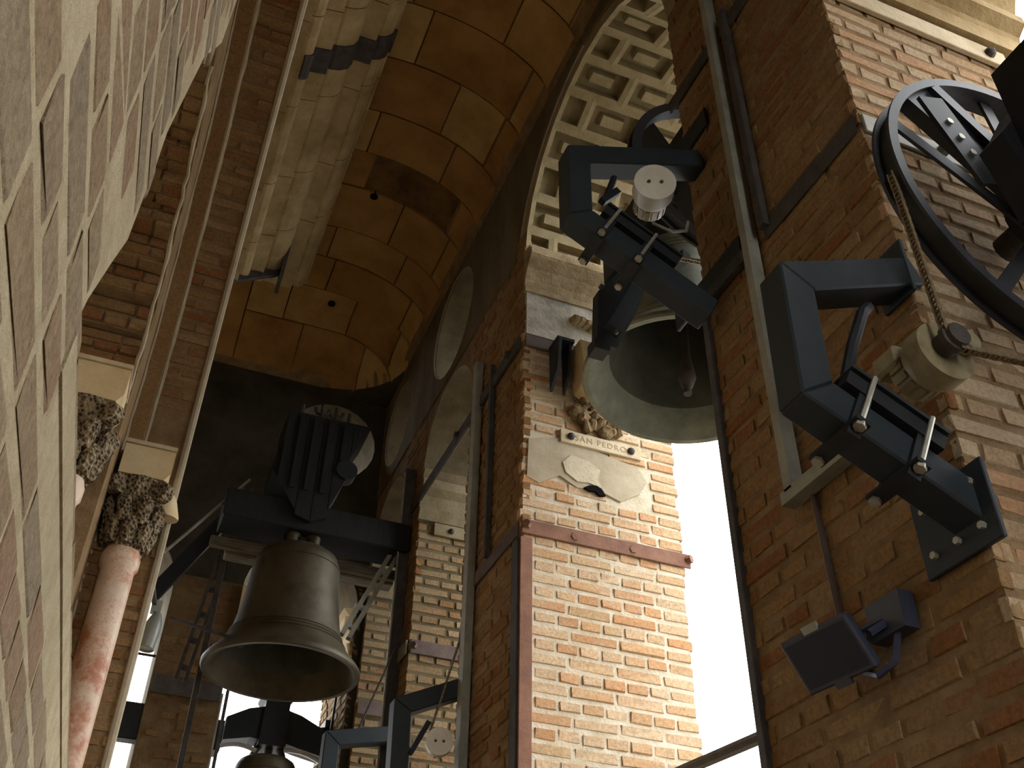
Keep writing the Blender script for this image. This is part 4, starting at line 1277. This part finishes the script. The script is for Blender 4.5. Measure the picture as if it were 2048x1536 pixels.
# frame beyond the sunlit pier
t, u0, le, nl, dl, h = motor_frame(5.76, (1.61, 3.30), (1.60, 3.76), (1.99, 3.94), (1.98, 3.06),
                                   [((1.974, 5.71, 3.00), (1.988, 5.89, 3.12), 0)], 'black steel motor frame beyond the sunlit pier, at the bottom edge', (.3, .6))
g = gearbox(t, (1.79, 5.56, 3.53), .078, (.25, .95, .1), .18)
MB().bar((1.66, 5.7, 3.48), (1.76, 5.7, 3.68), .035, .03).build('lever', 'black_steel', t)
chain([(1.955, 5.76, 4.27), (1.75, 5.67, 3.56)], 'dark chain dropping to the gear drum at the bottom of the photo', .018)
# last frame, low behind the post
t, u0, le, nl, dl, h = motor_frame(7.16, (1.50, 3.55), (1.50, 3.98), (1.97, 4.08), (1.97, 3.3), [((1.966, 7.10, 3.2), (1.98, 7.27, 3.35), 0)], 'black motor frame low behind the post of the far bell', (.4,))
o = MB().tube([(1.97, 7.2, 4.9), (1.70, 7.2, 4.1)], .009, 6).build('pull_cord', 'dark_iron'); tag(o, 'thin dark cord slanting behind the post of the far bell', 'cord')

# ------------------------------------------------------------------ bracket and stone under the strap of the sunlit pier
t = empty('wall_bracket', (2.25, 4.8, 5.7), 'black steel bracket fixed to the strap on the sunlit pier', 'bracket')
MB().box((2.165, 4.68, 5.985), (2.29, 4.83, 6.01)).build('top_plate', 'black_steel', t)
MB().prism([[(4.83, 5.985), (4.66, 5.985), (4.70, 5.75), (4.83, 5.64)]], 'x', 2.17, 2.19).build('side_plate', 'blue_steel', t)
MB().prism([[(4.83, 5.985), (4.70, 5.985), (4.75, 5.75), (4.83, 5.64)]], 'x', 2.262, 2.28).build('side_plate', 'black_steel', t)
o = MB().prism([[(2.31, 6.0), (2.56, 5.99), (2.55, 5.62), (2.42, 5.60), (2.34, 5.66)]], 'y', 4.64, 4.83).build('stone_console', 'impost', bevel=.008); tag(o, 'pale stone console beside the black bracket, left of the bell', 'stone')
rr = random.Random(9)
t = empty('broken_corbel', (2.52, 4.83, 5.4), 'broken carved stone lumps just above the name plate', 'stonework')
for k in range(22):
    cx, cz = rr.uniform(2.36, 2.72), rr.uniform(5.42, 5.66)
    rs = rr.uniform(.03, .055)
    pts = [(cx, 4.845, cz), (cx + rr.uniform(-.03, .03), 4.82, cz + rr.uniform(-.02, .02)), (cx + rr.uniform(-.03, .03), 4.79 + rr.uniform(-.02, .01), cz + rr.uniform(-.03, .03))]
    MB().tube(pts, [rs * 1.15, rs, rs * .45], 7).build('stone_lump', 'stone_brown', t)
t = empty('broken_stub', (2.40, 4.83, 6.3), 'small broken stone stub in the stained plaster under the impost', 'stonework')
for k in range(5):
    cx, cz = 2.36 + .045 * k, 6.33 - .012 * k + rr.uniform(-.012, .012)
    MB().tube([(cx, 4.84, cz), (cx + .01, 4.80, cz), (cx + .012, 4.775, cz - .01)], [.036, .034, .018], 7).build('stone_lump', 'stone_dark', t)

# ------------------------------------------------------------------ lamps
t = empty('floodlight', (1.86, 2.2, 2.78), 'dark blue floodlight on the near pier, bottom right', 'lamp')
fc = Vector((1.84, 2.185, 2.765)); fa = Vector((-.80, -.12, -.58)).normalized()   # facing into the gallery and down
fs_ = fa.cross(Vector((0, 0, 1))).normalized(); fu = fs_.cross(fa)


def fr(a, b2, d): return fc + fs_ * a + fu * b2 + fa * d


mb = MB(); vs = []
for d, sx, sy in ((.025, .128, .082), (.0, .128, .082), (-.07, .08, .045)):
    for a, b2 in ((-1, -1), (1, -1), (1, 1), (-1, 1)): vs.append(fr(a * sx, b2 * sy, d))
mb.add(vs, [(0, 1, 2, 3)] + [(k + i, k + (i + 1) % 4, k + 4 + (i + 1) % 4, k + 4 + i) for k in (0, 4) for i in range(4)] + [(11, 10, 9, 8)])
mb.build('housing', 'lamp', t, bevel=.006)
mb = MB(); mb.add([fr(a * .112, b2 * .067, .0275) for a, b2 in ((-1, -1), (1, -1), (1, 1), (-1, 1))] + [fr(a * .112, b2 * .067, .0235) for a, b2 in ((-1, -1), (1, -1), (1, 1), (-1, 1))], [(0, 1, 2, 3), (4, 5, 6, 7), (0, 1, 5, 4), (1, 2, 6, 5), (2, 3, 7, 6), (3, 0, 4, 7)])
mb.build('front_glass', 'glass', t)
q = fr(0, .084, .02); MB().bar(q - fs_ * .028, q + fs_ * .028, .012, .022, up=fu).build('clip', 'lamp_grey', t)
q = fr(0, -.084, .02); MB().bar(q - fs_ * .028, q + fs_ * .028, .012, .022, up=fu).build('clip', 'lamp', t)
MB().tube([fr(.13, 0, -.02), fr(.15, 0, -.06), (1.95, 2.04, 2.84), (1.99, 2.02, 2.84)], .012, 6).build('mounting_yoke', 'lamp', t)
MB().tube([fr(-.13, 0, -.02), fr(-.145, 0, -.08), (1.99, 2.36, 2.80)], .012, 6).build('mounting_yoke', 'lamp', t)
MB().box((1.935, 1.98, 2.78), (1.988, 2.12, 2.89)).build('junction_box', 'lamp', t)
MB().tube([(1.95, 2.03, 2.78), (1.93, 2.04, 2.70), (1.90, 2.08, 2.67), fr(.08, -.05, -.09)], .011, 6).build('lead', 'lamp', t)

t = empty('spotlight', (.10, 7.2, 4.6), 'small grey bullet shaped spotlight against the sky at left', 'lamp')
sc0 = Vector((.155, 7.2, 4.70)); sa = Vector((-.10, 0, -1)).normalized()
MB().lathe([(0, -.01), (.028, 0), (.045, .04), (.062, .10), (.066, .16), (.064, .27), (.058, .275), (.052, .262), (0, .255)], sc0, sa, 20).build('housing', 'lamp_grey', t)
MB().box((.10, 7.17, 4.70), (.17, 7.23, 4.79)).build('bracket', 'lamp_grey', t)
MB().bar((.06, 6.82, 4.76), (.12, 7.2, 4.76), .03, .03).build('arm', 'dark_iron', t)

o = MB().tube([(.26, 8.9, 5.05), (-.94, 8.9, 5.05)], .012, 6).build('tie_wire', 'dark_iron'); tag(o, 'thin wire across the narrow strip of sky at left', 'wire')
o = MB().box((-.1, 8.78, 4.30), (.27, 8.92, 4.60)).build('sound_box', 'black_steel', bevel=.01); tag(o, 'black box in the narrow strip of sky at left', 'box')
